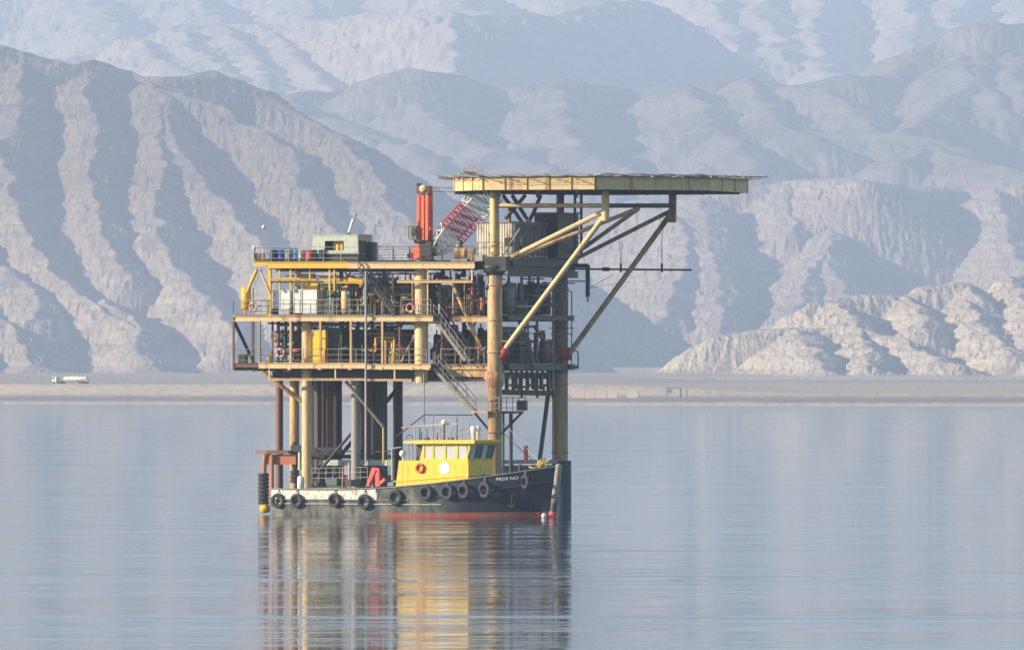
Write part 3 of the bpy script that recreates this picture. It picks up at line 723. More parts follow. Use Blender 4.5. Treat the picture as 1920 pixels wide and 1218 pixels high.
# helideck ----------------------------------------------------------------
ZH0, ZH1 = 24.25, 25.22
def hp(px, dY):                 # plan point under pixel px, dY metres nearer (-) or farther (+) than the front legs
    Yw = OY + dY; xw = (px - 960) / FPX * Yw - OX; yw = dY
    return (xw * CT - yw * ST, xw * ST + yw * CT)
c1 = hp(1113, -5.5); c0 = hp(905, -2.5); cm = hp(853, 2.0); c2 = hp(1329, -0.5); c3 = hp(1400, 9.5)
c4 = hp(1318, 17.5); c5 = hp(1110, 20.5); c6 = hp(905, 14.0); c7 = hp(853, 9.0)
hpoly = [cm, c0, c1, c2, c3, c4, c5, c6, c7]
part(MB().prism(hpoly, ZH0 + 0.1, ZH1 - 0.06), 'helideck_plate', 'plate')
counts = [3, 5, 3, 3, 4, 4, 4, 3, 2]
pm = {}
for k, (a, b_) in enumerate(zip(hpoly, hpoly[1:] + hpoly[:1])):
    a = Vector((*a, 0)); b_ = Vector((*b_, 0)); n = counts[k]; d = (b_ - a); ln = d.length; d.normalize()
    nrm = Vector((d.y, -d.x, 0)); ang = math.atan2(d.y, d.x)
    for i in range(n):
        w_ = ln / n - 0.05
        c = a + d * (ln * (i + 0.5) / n) + nrm * (0.02 + 0.006 * rnd.random())
        put('fascia_panel', MB().box((0, 0, 0), (w_, 0.05, ZH1 - ZH0)).mesh('fascia_panel', 'cream'), plat, (c.x, c.y, (ZH0 + ZH1) / 2), (0, 0, ang))
        q = a + d * (ln * i / n) + nrm * 0.05
        put('stiffener', MB().box((0, 0, 0), (0.07, 0.16, ZH1 - ZH0 + 0.05)).mesh('stiffener', 'yellow'), plat, (q.x, q.y, (ZH0 + ZH1) / 2), (0, 0, ang))
    part(MB().bar(a + nrm * 0.06 + Vector((0, 0, ZH1 + 0.03)), b_ + nrm * 0.06 + Vector((0, 0, ZH1 + 0.03)), 0.3, 0.06), 'helideck_rim', 'grey')
    # safety net: outriggers, an edge wire and net wires lying just above the rim
    out = 1.25; m = MB(); nn = MB()
    mm = max(3, int(ln / 1.5))
    for i in range(mm + 1):
        q = a + d * (ln * i / mm); tip = q + nrm * out + Vector((0, 0, 0.16 + 0.10 * math.sin(i * 2.3 + k)))
        m.tube(q + Vector((0, 0, ZH1)), tip + Vector((0, 0, ZH1)), 0.035, n=6)
    for f, zz in ((0.25, 0.06), (0.5, 0.10), (0.75, 0.13), (1.0, 0.17)):
        pts = [a + d * (ln * t / 14) + nrm * out * f + Vector((0, 0, ZH1 + zz + 0.05 * math.sin(t * 1.7 + k + f * 5))) for t in range(15)]
        for p, q in zip(pts[:-1], pts[1:]): nn.tube(p, q, 0.022, n=5, cap=False)
    ofr = part(m, 'net_outriggers', 'net'); nn.build('net_wires', 'net', ofr)
# beams below the helideck
for t in (0.18, 0.5, 0.82):
    a = Vector((*cm, 0)).lerp(Vector((*c7, 0)), t); b_ = Vector((*c2, 0)).lerp(Vector((*c3, 0)), t)
    part(MB().bar(a + Vector((0, 0, ZH0 - 0.02)), b_ + Vector((0, 0, ZH0 - 0.02)), 0.28, 0.26), 'helideck_beam', 'dark')
for t in (0.15, 0.5, 0.85):
    a = Vector((*c0, 0)).lerp(Vector((*c1, 0)), t); b_ = Vector((*c6, 0)).lerp(Vector((*c5, 0)), t)
    part(MB().bar(a + Vector((0, 0, ZH0 - 0.10)), b_ + Vector((0, 0, ZH0 - 0.10)), 0.24, 0.24), 'helideck_beam', 'dark')
# folded-up net panel at the left corner and long pole sticking out to the right
m = MB()
base0, tip0 = L(872, 331, -1.0), L(882, 311, -1.0)
for i in range(10):
    f = i / 9.0
    m.tube(L(856 + 50 * f, 333, 0.2 * i), L(872 + 8 * math.sin(f * 3) + 26 * f, 326 - 17 * math.sin(math.pi * min(1, 0.25 + 0.85 * f)) + 1.5 * (i % 2), 0.2 * i), 0.035, n=5)
for j in range(5):
    m.tube(L(850 + 5 * j, 331 - 2.2 * j, 0.2), L(902 - 2.2 * j, 332 - 2.2 * j, 1.6), 0.04, n=5)
part(m, 'folded_net_panel', 'net')
m = MB().tube(L(1235, 328, 2.5), L(1440, 331.5, 6.0), 0.06, n=6)
for px in (1270, 1330, 1390): m.tube(L(px, 329.5, 3.5), L(px + 5, 333, 3.5), 0.04, n=5)
part(m, 'net_pole', 'net')
part(MB().tube(L(845, 331, 1.0), L(900, 328, 0.4), 0.05, n=6), 'net_pole', 'net')
for k in range(8):
    px = 950 + 55 * k
    part(MB().box((0, 0, 0), (0.5, 0.2, 0.12), rz=0.3 * k), 'deck_light', 'grey').location = L(px, 330.0 + 1.0 * (k > 3), 0.5)

# railings ----------------------------------------------------------------
_rp = MB().tube((0, 0, 0), (0, 0, 1.08), 0.028, n=6)
RP = {k: _rp.mesh('post', k) for k in ('galv', 'brown', 'dark', 'grey')}
def railing(pts, mat='galv', h=1.08, step=1.35, mid=2):
    m = MB(); ch = []
    for a, b_ in zip(pts[:-1], pts[1:]):
        a = Vector(a); b_ = Vector(b_); n = max(1, round((b_ - a).length / step))
        for j in range(mid + 1):
            z = Vector((0, 0, h * (1 - j / (mid + 0.6)))); m.tube(a + z, b_ + z, 0.028 if j == 0 else 0.02, n=6, cap=False)
        ch += [a.lerp(b_, i / n) for i in range(n + 1)]
    o = part(m, 'railing', mat)
    for q in ch: put('post', RP[mat], o, q)
    return o
def fz(px, v, z): q = Lz(px, z, v); return q
railing([fz(476, VF + 0.1, ZU), fz(672, VF + 0.1, ZU)], 'galv'); railing([fz(706, VF + 0.1, ZU), fz(890, VF + 0.1, ZU)], 'dark')
railing([fz(438, VF, ZM), fz(686, VF, ZM)], 'galv'); railing([fz(752, VF, ZM), fz(808, VF, ZM)], 'galv'); railing([fz(852, 0.1, ZM), fz(914, 0.1, ZM)], 'dark')
railing([fz(438, VF, ZL), fz(800, VF, ZL)], 'grey'); railing([fz(826, 0.1, ZL), fz(908, 0.1, ZL)], 'galv')
railing([(UR, 0.6, ZL), (UR, VB - 0.6, ZL)], 'dark'); railing([(UR, 0.6, ZM), (UR, VB - 0.6, ZM)], 'dark'); railing([(UR + 0.3, -0.6, ZU + 0.3), (UR + 0.3, VB, ZU + 0.3)], 'dark')
railing([fz(895, VF + 0.4, ZU + 0.3), fz(942, VF + 0.4, ZU + 0.3)], 'brown')
railing([(UL, VF, ZL), (UL, 6, ZL)], 'grey'); railing([(UL, VF, ZM), (UL, 6, ZM)], 'galv'); railing([(uU, VF, ZU), (uU, 8, ZU)], 'galv')
railing([(uU, VB + 0.5, ZU), (-3.0, VB + 0.5, ZU)], 'dark')

# stairs --------------------------------------------------------------------
def stair(a, b_, wd, mat='grey', side=1):
    a = Vector(a); b_ = Vector(b_); off = Vector((0, wd, 0))
    m = MB(); m.bar(a, b_, 0.05, 0.22); m.bar(a + off, b_ + off, 0.05, 0.22)
    st = part(m, 'stair', mat)
    n = int(abs(a.z - b_.z) / 0.21); tm = MB().box((0, 0, 0), (0.24, wd, 0.035)).mesh('tread', mat)
    for i in range(1, n): put('tread', tm, st, a.lerp(b_, i / n) + off / 2 + Vector((0, 0, 0.03)))
    h = MB()
    for o_ in (Vector((0, 0, 0)), off):
        for z in (0.55, 1.05): h.tube(a + o_ + Vector((0, 0, z)), b_ + o_ + Vector((0, 0, z)), 0.03, n=6)
        for i in range(5):
            q = a.lerp(b_, i / 4) + o_; h.tube(q, q + Vector((0, 0, 1.05)), 0.028, n=6)
    h.build('handrail', mat, st)
    return st
stair(L(672, 503, VF - 0.1), L(740, 592, VF - 0.1), 1.0, 'dark'); stair(L(813, 596, VF + 0.3), L(872, 676, VF + 0.3), 1.1, 'grey'); stair(L(813, 690, VF + 0.3), L(884, 772, VF + 0.3), 1.0, 'grey')
# landing on the near leg and its railings
zl = L(930, 770, 0).z
part(MB().span(tuple(Lz(882, zl - 0.14, -1.1)), tuple(Lz(938, zl, 1.6))), 'landing_plate', 'tan')
part(MB().span(tuple(Lz(932, zl - 0.2, 0.4)), tuple(Lz(982, zl - 0.02, 3.6))), 'landing_plate', 'dark')
railing([fz(884, -1.0, zl), fz(936, -1.0, zl)], 'galv', 1.0, 0.7, 2); railing([fz(938, 0.4, zl), fz(985, 3.0, zl)], 'dark', 1.0, 0.8, 2)
brace(Lz(935, zl - 1.9, 0.3), Lz(978, zl - 0.15, 2.2), 0.1, 'dark', 8); brace(Lz(925, zl - 1.8, 0), Lz(890, zl - 0.15, -0.5), 0.09, 'dark', 8)
part(MB().box((0, 0, 0), (0.7, 0.5, 0.75)), 'junction_box', 'dark').location = Lz(979, zl + 0.4, 3.0)
part(MB().bar(L(940, 735, 4), L(1033, 737, 12), 0.25, 0.4), 'beam', 'dark')
part(MB().bar(L(945, 703, 3), L(1035, 704, 12), 0.25, 0.5), 'beam', 'dark')
for k in range(7): part(MB().box((0, 0, 0), (0.22, 0.3, 1.15)), 'hanger', 'dark').location = L(950 + 13 * k, 716, 4 + k)
for k in range(5):
    q = L(955 + 16 * k, 722 + 3 * (k % 2), 4 + 1.6 * k); part(MB().pipe([q, q + Vector((0.5, 0.6, 0)), q + Vector((0.5, 0.6, -0.5))], 0.09), 'pipe', 'brown')

# flare / discharge boom on the right
q0, q1 = L(1066, 504, VB), L(1297, 506, VB + 1)
bm = part(MB().tube(q0, q1, 0.075, n=10), 'boom_pipe', 'dark')
MB().tube(L(1130, 504.5, VB), L(1142, 504.6, VB), 0.16, n=10).build('flange', 'dark', bm)
for px, top in ((1164, 452), (1241, 405)):
    b0 = L(px, 505.5, VB + 0.5); MB().tube(b0 - Vector((0, 0, 0.2)), b0 + Vector((0, 0, 0.5)), 0.09, n=8).build('clamp', 'dark', bm)
    for dx in (-2.5, 2.5): part(MB().tube(b0 + Vector((0, 0, 0.4)), L(px + dx, top, VB), 0.018, n=5), 'wire', 'wire')
m = MB().tube(L(1068, 498, VB), L(1103, 498, VB), 0.16, n=8).tube(L(1102, 497, VB), L(1102, 556, VB), 0.18, n=8).tube(L(1066, 527, VB), L(1100, 527, VB), 0.05, n=6).tube(L(1102, 556, VB), L(1102, 566, VB), 0.06, n=6)
part(m, 'outboard_frame', 'dark')
part(MB().tube(L(1107, 538, VB), L(1150, 515, VB), 0.02, n=5).tube(L(1107, 540, VB), L(1180, 528, VB), 0.015, n=5), 'wire', 'wire')
part(MB().pipe([L(1066, 545, VB), L(1072, 548, VB), L(1072, 690, VB)], 0.05, 6), 'pipe', 'galv')
part(MB().pipe([L(1075, 690, VB), L(1084, 690, VB), L(1084, 660, VB), L(1072, 655, VB)], 0.05, 6), 'pipe', 'dark')
part(MB().span(tuple(Lz(1060, ZL - 0.3, VB - 0.6)), tuple(Lz(1083, ZL - 0.1, VB + 0.9))), 'walkway_plate', 'dark')
# ladder tower behind the container
m = MB()
for px in (1078, 1090): m.bar(L(px, 363, 9), L(px, 480, 9), 0.16, 0.16)
lt = part(m, 'ladder_tower', 'dark')
rg = MB().tube((0, 0, 0), (0.5, 0, 0), 0.03, n=6).mesh('rung', 'dark')
for k in range(12): put('rung', rg, lt, L(1078, 370 + 9.5 * k, 9))

# pipework and process equipment ------------------------------------------------
def flanged(pts, r, mat, fl=True):
    o = part(MB().pipe([Vector(p) for p in pts], r, 10), 'pipe', mat)
    if fl:
        for a, b_ in zip(pts[:-1], pts[1:]):
            a = Vector(a); b_ = Vector(b_)
            if (b_ - a).length > 0.9:
                c = a.lerp(b_, 0.5); ax = (b_ - a).normalized()
                MB().lathe([(r, -0.07), (r * 1.8, -0.06), (r * 1.8, 0.06), (r, 0.07)], c, ax, 12).build('flange', mat, o)
    return o
def vessel(px, v, z0, r, h, mat):
    o = part(MB().lathe([(0.01, 0), (r * 0.75, 0.05), (r, 0.25), (r, h - 0.25), (r * 0.75, h - 0.05), (0.01, h)], n=16), 'vessel', mat); o.location = Lz(px, z0, v)
    MB().tube((0, 0, h), (0, 0, h + 0.3), 0.06, n=8).build('nozzle', mat, o)
    return o
def welltree(px, v, z0, h, mat):
    q = Lz(px, z0, v); m = MB(); m.tube((0, 0, 0), (0, 0, h), 0.12, n=10)
    o = part(m, 'wellhead', mat); o.location = q
    n = int(h / 0.55)
    for i in range(n):
        z = 0.2 + i * 0.55
        MB().lathe([(0.12, -0.06), (0.30, -0.05), (0.30, 0.05), (0.12, 0.06)], (0, 0, z), n=12).build('flange', mat, o)
        if i % 2:
            a = rnd.uniform(-0.6, 0.6); d = Vector((math.cos(a), -abs(math.sin(a)) - 0.2, 0)).normalized() * (1 if i % 4 == 1 else -1)
            MB().tube((0, 0, z + 0.25), d * 0.5 + Vector((0, 0, z + 0.25)), 0.07, n=8).torus(d * 0.55 + Vector((0, 0, z + 0.25)), d, 0.2, 0.03, 12, 5).build('valve', mat, o)
    return o
for px, v, mt in ((522, 2.6, 'brown'), (536, 4.5, 'dark'), (547, 6.0, 'dark'), (562, 3.2, 'dark'), (643, 1.2, 'dark'), (652, 3.4, 'dark'), (671, 1.8, 'dark'), (684, 4.0, 'dark'), (698, 2.5, 'dark')):
    welltree(px, v, ZL, 3.3, mt)
vessel(648, 0.2, ZM, 0.34, 2.1, 'cream'); vessel(728, 2.2, ZM, 0.4, 2.2, 'dgreen'); vessel(760, 3.0, ZM, 0.34, 2.6, 'galv'); vessel(838, 3.0, ZM, 0.3, 2.3, 'grey'); vessel(872, 4.0, ZM, 0.45, 2.6, 'dark'); vessel(880, 2.2, ZM, 0.34, 1.5, 'rust')
vessel(745, 2.5, ZL, 0.4, 2.0, 'grey'); vessel(852, 5.0, ZL, 0.5, 2.4, 'dark'); vessel(725, 5.0, ZL, 0.5, 2.6, 'dark'); vessel(955, 3.0, ZM, 0.4, 2.2, 'grey'); vessel(1000, 8.0, ZM, 0.5, 2.4, 'dark'); vessel(975, 6.0, ZL, 0.5, 2.3, 'dark'); vessel(1020, 9.0, ZL, 0.4, 1.7, 'brown')
cols = ['brown', 'tan', 'galv', 'dark', 'grey', 'rust', 'dgreen', 'yellow']
for k in range(46):       # manifold pipes standing between the decks
    low = k % 3 == 0; top = k % 3 == 1 and k % 2
    px = rnd.uniform(598, 770) if k % 4 else rnd.uniform(820, 905); v = rnd.uniform(0.2, 6.5)
    z0 = ZL if low else ZM; q = Lz(px, z0, v); h = rnd.uniform(1.0, 3.0)
    e = Vector((rnd.choice((-1, 1)) * rnd.uniform(0.4, 1.6), 0, 0)); e2 = Vector((0, rnd.uniform(-1.0, 1.0), 0))
    flanged([q, q + Vector((0, 0, h)), q + e + Vector((0, 0, h)), q + e + e2 + Vector((0, 0, h)), q + e + e2 + Vector((0, 0, max(0.3, h - rnd.uniform(0.5, 1.5))))], rnd.choice((0.05, 0.07, 0.09, 0.12)), rnd.choice(cols))
for k in range(16):       # long horizontal headers under the upper and middle decks
    py = rnd.choice((512, 517, 521, 534, 540, 606, 611)) + rnd.uniform(-2, 2); a = rnd.uniform(510, 760); b_ = a + rnd.uniform(40, 130); v = rnd.uniform(-0.6, 5)
    flanged([L(a, py, v), L(min(b_, 905), py, v)], rnd.choice((0.05, 0.07, 0.1)), rnd.choice(('yellow', 'yellow', 'tan', 'rust', 'grey') if a < 640 else ('brown', 'grey', 'tan', 'dark')))
for k in range(22):       # pipework on the shaded right side
    v = rnd.uniform(1.5, 12); z0 = rnd.choice((ZL, ZM)); q = Vector((rnd.uniform(-0.9, 0.3), v, z0)); h = rnd.uniform(0.8, 2.8); e2 = Vector((0, rnd.uniform(-2.5, 2.5), 0))
    flanged([q, q + Vector((0, 0, h)), q + e2 + Vector((0, 0, h))], rnd.choice((0.06, 0.09, 0.12)), rnd.choice(('dark', 'grey', 'brown', 'galv', 'teal')))
for k in range(18):       # valves, gauges and boxes at working height
    px = rnd.uniform(600, 770) if k % 3 else rnd.uniform(825, 905); v = rnd.uniform(-0.5, 3); z0 = ZM if k % 2 else ZL; h = rnd.uniform(0.9, 1.6)
    q = Lz(px, z0, v); o = part(MB().tube((0, 0, 0), (0, 0, h), 0.05, n=8), 'instrument_stand', rnd.choice(('tan', 'galv', 'brown'))); o.location = q
    if k % 2: MB().box((0, 0, h + 0.15), (0.4, 0.22, 0.36)).build('instrument_box', rnd.choice(('white', 'grey', 'tan', 'lblue')), o)
    else: MB().torus((0, 0, h), (0.2, -1, 0.1), 0.2, 0.035, 14, 6).build('handwheel', rnd.choice(('rust', 'red', 'grey')), o)
# added dark panels that stand in for shade deep inside the decks
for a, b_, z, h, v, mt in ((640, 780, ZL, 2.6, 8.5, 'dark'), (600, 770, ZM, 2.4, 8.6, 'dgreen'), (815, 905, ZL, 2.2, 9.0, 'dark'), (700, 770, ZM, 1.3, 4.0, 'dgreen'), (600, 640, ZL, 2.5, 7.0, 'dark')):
    p, q = Lz(a, z, v), Lz(b_, z, v); part(MB().span((p.x, v, z), (q.x, v + 0.12, z + h)), 'shade_panel', mt)
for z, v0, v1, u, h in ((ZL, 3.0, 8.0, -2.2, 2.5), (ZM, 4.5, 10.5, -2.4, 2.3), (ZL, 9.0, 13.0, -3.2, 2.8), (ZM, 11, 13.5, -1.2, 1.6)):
    part(MB().span((u, v0, z), (u + 0.1, v1, z + h)), 'shade_panel', 'dark')
for k in range(120):      # smaller dark clutter: spools, boxes, hoses
    px = rnd.uniform(515, 775) if k % 2 else rnd.uniform(812, 908); v = rnd.uniform(1.0, 7.5); z0 = ZL if k % 2 else ZM; q = Lz(px, z0, v); mt = rnd.choice(('dark', 'dark', 'brown', 'dgreen', 'grey', 'teal', 'rust'))
    if k % 5 == 0: part(MB().box((0, 0, 0.4), (rnd.uniform(0.4, 1.0), 0.5, rnd.uniform(0.6, 0.9))), 'equipment_box', mt).location = q
    elif k % 5 == 1: welltree(px, v, z0, rnd.uniform(1.6, 3.0), mt)
    else: flanged([q, q + Vector((0, 0, rnd.uniform(1.6, 3.2)))], rnd.choice((0.06, 0.1, 0.15)), mt)
for k in range(64):
    v = rnd.uniform(1.0, 12.5); z0 = ZL if k % 2 else ZM; q = Vector((rnd.uniform(-1.6, 0.2), v, z0)); mt = rnd.choice(('dark', 'dark', 'dgreen', 'brown'))
    if k % 3 == 0: part(MB().box((0, 0, 0.5), (0.5, rnd.uniform(0.6, 1.4), rnd.uniform(0.7, 1.2))), 'equipment_box', mt).location = q
    else: flanged([q, q + Vector((0, 0, rnd.uniform(1.2, 3.1)))], rnd.choice((0.1, 0.16, 0.22)), mt)
fine = [MB().tube((0, 0, 0), (0, 0, 1.0), 0.045, n=6) for _ in range(1)][0]
FINE = {k: fine.mesh('conduit', k) for k in ('tan', 'brown', 'galv', 'grey', 'rust', 'dark', 'yellow', 'white', 'lblue', 'cream')}
for k in range(230):      # thin pipes, conduits and handrail stubs crossing the bays
    right = k % 4 == 0; z0 = ZM if k % 5 < 3 else ZL; z1 = z0 + rnd.uniform(0.3, 3.3)
    if right: q = Vector((rnd.uniform(-1.4, 0.6), rnd.uniform(0.8, 12.8), 0))
    else: q = Lz(rnd.uniform(596, 774) if k % 3 else rnd.uniform(812, 908), 0, rnd.uniform(-0.7, 4.0))
    mt = rnd.choice(('tan', 'brown', 'galv', 'grey', 'rust', 'dark', 'brown', 'tan', 'white' if z0 == ZM else 'dark', 'lblue' if z0 == ZM else 'brown', 'yellow' if q.x < -7 else 'grey'))
    s_ = rnd.uniform(0.6, 1.7)
    if k % 2: put('conduit', FINE[mt], plat, (q.x, q.y, z0 + 0.01), (0, 0, 0), (s_, s_, z1 - z0))
    else: put('conduit', FINE[mt], plat, (q.x, q.y, z1), (0, math.radians(90), rnd.choice((0, 0, 90, 12)) * math.pi / 180), (s_, s_, rnd.uniform(0.5, 2.6)))
for k in range(9):        # pipes hanging under the lower deck at the right
    v = 2.5 + 1.15 * k; part(MB().tube((0.3, v, ZL - 0.5), (0.3, v, ZL - 1.2 - 0.7 * (k % 3)), 0.1, n=8), 'pipe', 'dark')
for px0, px1, py, v in ((520, 770, 507, 2.0), (560, 780, 508, 4.0), (505, 780, 606, 3.0), (520, 790, 607, 5.0)):
    part(MB().bar(L(px0, py, v), L(px1, py, v), 0.6, 0.14), 'cable_tray', 'brown')
part(MB().bar(L(655, 524, VF + 0.5), L(682, 530, VF + 0.5), 0.5, 0.35), 'valve_body', 'ochre'); part(MB().torus(L(664, 538, VF + 0.6), (0, 1, 0), 0.55, 0.13, 18, 8, (0.5, 1.0)), 'pipe_bend', 'ochre')
part(MB().tube(L(570, 536, 0), L(598, 536, 0), 0.3, n=14), 'vessel', 'yellow'); part(MB().tube(L(563, 519, 0.4), L(590, 519, 0.4), 0.22, n=14), 'vessel', 'yellow')
for k in range(22):       # rear rows of vessels and stacks filling the back of the bays
    px = 606 + 14.2 * k + rnd.uniform(-4, 4); z0 = ZL if k % 2 else ZM; mt = rnd.choice(('dark', 'brown', 'dgreen', 'dark', 'grey', 'rust'))
    if 776 < px < 806: continue
    vessel(min(px, 904), rnd.uniform(9.2, 12.5), z0, rnd.uniform(0.22, 0.42), rnd.uniform(2.2, 3.1), mt)
for k in range(14):       # cross bracing and short beams inside the bays
    px = rnd.uniform(600, 890); v = rnd.uniform(2.5, 8.0); z0 = ZL if k % 2 else ZM
    a = Lz(px, z0 + 0.1, v); b_ = Lz(px + rnd.choice((-1, 1)) * rnd.uniform(20, 45), z0 + 3.2, v)
    brace(a, b_, rnd.choice((0.06, 0.09)), rnd.choice(('tan', 'brown', 'dark')), 8)
for px0, px1, py, v, mt in ((596, 680, 556, 1.5, 'brown'), (690, 776, 552, 1.0, 'galv'), (700, 776, 566, 2.2, 'brown'), (815, 905, 556, 1.8, 'brown'), (815, 905, 548, 3.0, 'grey'), (645, 776, 640, 1.6, 'brown'), (650, 776, 628, 2.6, 'galv'), (820, 905, 640, 2.2, 'brown'), (515, 575, 640, 2.8, 'dark'), (515, 570, 622, 3.4, 'brown')):
    flanged([L(px0, py, v), L(px1, py, v)], rnd.choice((0.06, 0.09)), mt)
# long service pipe down the front, hose
part(MB().tube(L(686, 508, VF - 0.35), L(686, 866, VF - 0.35), 0.085, n=10), 'pipe', 'galv')
part(MB().tube(L(795, 700, VF), L(795, 800, VF), 0.05, n=6), 'pipe', 'grey')
part(MB().tube(L(605, 692, 1), L(605, 850, 1), 0.05, n=6), 'pipe', 'galv'); part(MB().tube(L(595, 692, 1.5), L(595, 850, 1.5), 0.04, n=6), 'pipe', 'brown')

# boat landing frame at the left with tyre fender
lf = [(L(497, 861, 1.0), L(556, 861, 1.0), 0.34, 0.9)]
part(MB().bar(L(497, 861, 1.0), L(556, 861, 1.0), 0.4, 0.75), 'landing_beam', 'rust')
part(MB().tube(L(510, 852, 0.6), L(510, 948, 0.6), 0.15, n=12), 'landing_post', 'rust')
part(MB().pipe([L(508, 849, 0.8), L(498, 851, 0.8), L(496, 862, 0.8), L(494, 950, 0.8)], 0.17, 12), 'landing_post', 'rust')
part(MB().tube(L(552, 828, 1.2), L(552, 905, 1.2), 0.2, n=12), 'landing_post', 'dark'); part(MB().box((0, 0, 0), (1.2, 0.8, 0.5)), 'landing_bracket', 'dark').location = L(562, 840, 1.2)
part(MB().tube(L(562, 842, 1.0), L(562, 880, 1.0), 0.14, n=10), 'landing_post', 'green')
part(MB().prism([(-1.6, -0.7), (-0.6, -1.0), (1.2, -1.0), (1.6, 0.0), (1.2, 0.9), (-0.8, 0.9)], 0, 0.25), 'landing_plate', 'brown').location = Lz(522, L(522, 850, 1.5).z, 1.5)
part(MB().lathe([(0.05, 0), (0.36, 0.05), (0.42, 0.35), (0.32, 0.62), (0.05, 0.7)], n=14), 'landing_foot', 'ochre').location = Lz(497, 0.1, 0.7)
# ------------------------------------------------------------------ things standing on the platform
def on_plat(name, px, z, v, label, cat, group=None, rz=0.0):
    o = empty(name, world(Lz(px, z, v)), -TH + rz); return tag(o, label, cat, group)
# drums on the upper deck
dl = [(513, 'navy', 'dark navy oil drum, first from the left end of the upper deck row'), (527, 'blue', 'blue oil drum, second from the left in the upper deck row'),
      (541, 'grey', 'grey oil drum between two blue drums on the upper deck'), (554, 'lblue', 'bright light blue oil drum near the middle of the drum row'),
      (566, 'galv', 'pale grey oil drum left of the red drums'), (574, 'red', 'dark red oil drum half hidden behind the bright red one'), (581, 'pink', 'bright red oil drum on the upper deck row'),
      (592, 'teal', 'teal oil drum just right of the red drums'), (604, 'navy', 'dark navy oil drum under the green cabin')]
for i, (px, mt, lab) in enumerate(dl):
    v = -0.3 + (0.55 if i == 5 else 0.0) + (0.2 if i % 2 else 0)
    t = on_plat('oil_drum', px, ZU + 0.005, v, lab, 'drum', 'oil drums on the upper deck')
    r = 0.285; MB().lathe([(0.02, 0.02), (r - 0.02, 0.02), (r, 0.0), (r, 0.28), (r + 0.015, 0.30), (r, 0.32), (r, 0.56), (r + 0.015, 0.58), (r, 0.60), (r, 0.88), (r - 0.02, 0.86), (0.02, 0.86)], n=18).build('barrel', mt, t)
    MB().tube((0.12, 0, 0.86), (0.12, 0, 0.885), 0.04, n=8).build('bung', 'galv', t)
# green machinery cabin
t = on_plat('machinery_cabin', 586, ZU, -0.3, 'pale green machinery cabin with open side hatch on the upper deck', 'cabin')
wC = Lz(671, 0, -0.3).x - Lz(586, 0, -0.3).x; z0, z1, dC = 0.56, 1.98, 3.0
hx0, hx1 = wC * 0.27, wC * 0.69; hz0, hz1 = 0.84, 1.55
th = 0.05
for a, b_ in (((0, 0, z0), (hx0, th, z1)), ((hx1, 0, z0), (wC, th, z1)), ((hx0, 0, z0), (hx1, th, hz0)), ((hx0, 0, hz1), (hx1, th, z1))): MB().span(a, b_).build('wall_panel', 'green', t)
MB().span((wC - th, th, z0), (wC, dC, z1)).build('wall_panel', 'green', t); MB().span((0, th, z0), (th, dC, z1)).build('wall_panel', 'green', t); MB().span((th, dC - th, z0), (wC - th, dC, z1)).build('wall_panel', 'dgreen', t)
rf = MB().span((-0.05, -0.05, z1), (wC + 0.05, dC + 0.05, z1 + 0.06)).build('roof', 'green', t)
MB().span((0, 0, z0 - 0.06), (wC, dC, z0)).build('floor_plate', 'dark', t)
MB().span((0.2, 0.1, 0), (wC, 0.35, z0 - 0.06)).build('skid_beam', 'dark', t); MB().span((0.2, dC - 0.4, 0), (wC, dC - 0.15, z0 - 0.06)).build('skid_beam', 'dark', t)
en = MB().box((hx0 + 1.0, 0.9, z0 + 0.5), (1.0, 0.9, 0.9)).tube((hx0 + 0.9, 0.5, z0 + 0.1), (hx0 + 0.9, 0.5, z0 + 0.95), 0.14, n=10).tube((hx0 + 1.25, 0.45, z0 + 0.1), (hx0 + 1.25, 0.45, z0 + 0.8), 0.1, n=10).build('engine', 'yellow', t)
MB().span((wC, 0.3, z0 + 0.1), (wC + 0.12, 1.5, z1 - 0.4)).build('louvre', 'dark', t)
MB().span((wC + 0.01, dC - 1.2, 0.1), (wC + 0.5, dC - 0.2, z1 - 0.5)).build('radiator', 'dark', t)
t = on_plat('exhaust_funnel', 653, ZU + 2.045, 0.6, 'slanted white exhaust pipe with cap on the green cabin roof', 'exhaust')
MB().lathe([(0.25, 0), (0.25, 0.06), (0.1, 0.08), (0.1, 0.12)], n=12).build('base_flange', 'dark', t)
MB().tube((0, 0, 0.05), (0.42, 0, 1.15), 0.075, 0.13, n=12).build('pipe', 'white', t); MB().tube((0.44, 0, 1.12), (0.56, 0, 1.42), 0.06, n=8).ball((0.57, 0, 1.45), 0.12, 10, 6).build('cap', 'galv', t)
MB().tube((-0.1, 0, 0.0), (0.1, 0, 0.6), 0.02, n=5).build('stay', 'dark', t)
# lamp on a pole at the left end
t = on_plat('lamp_post', 496, ZU, 0.2, 'thin lamp post with round lamp at the left end of upper deck', 'lamp post')
MB().tube((0, 0, 0), (0, 0, 2.5), 0.03, n=6).build('pole', 'galv', t); MB().ball((-0.06, 0, 2.62), 0.16, 14, 9).build('lamp', 'white', t)
t = on_plat('navigation_light', 476.8, ZU + 0.005, VF + 0.35, 'small white navigation light at the left corner of upper deck', 'light')
MB().tube((0, 0, 0), (0, 0, 0.85), 0.05, n=8).build('stand', 'grey', t); MB().lathe([(0.05, 0.85), (0.11, 0.87), (0.11, 1.15), (0.03, 1.25)], n=12).build('lens', 'white', t)
t = on_plat('winch', 487, ZU + 0.005, 0.0, 'small rusty winch at the left end of upper deck', 'winch')
MB().box((0, 0, 0.1), (0.7, 0.5, 0.2)).build('base', 'grey', t); MB().tube((-0.3, 0, 0.42), (0.3, 0, 0.42), 0.2, n=14).build('rope_barrel', 'brown', t); MB().box((-0.33, 0, 0.4), (0.06, 0.5, 0.5)).box((0.33, 0, 0.4), (0.06, 0.5, 0.5)).build('frame', 'cream', t)
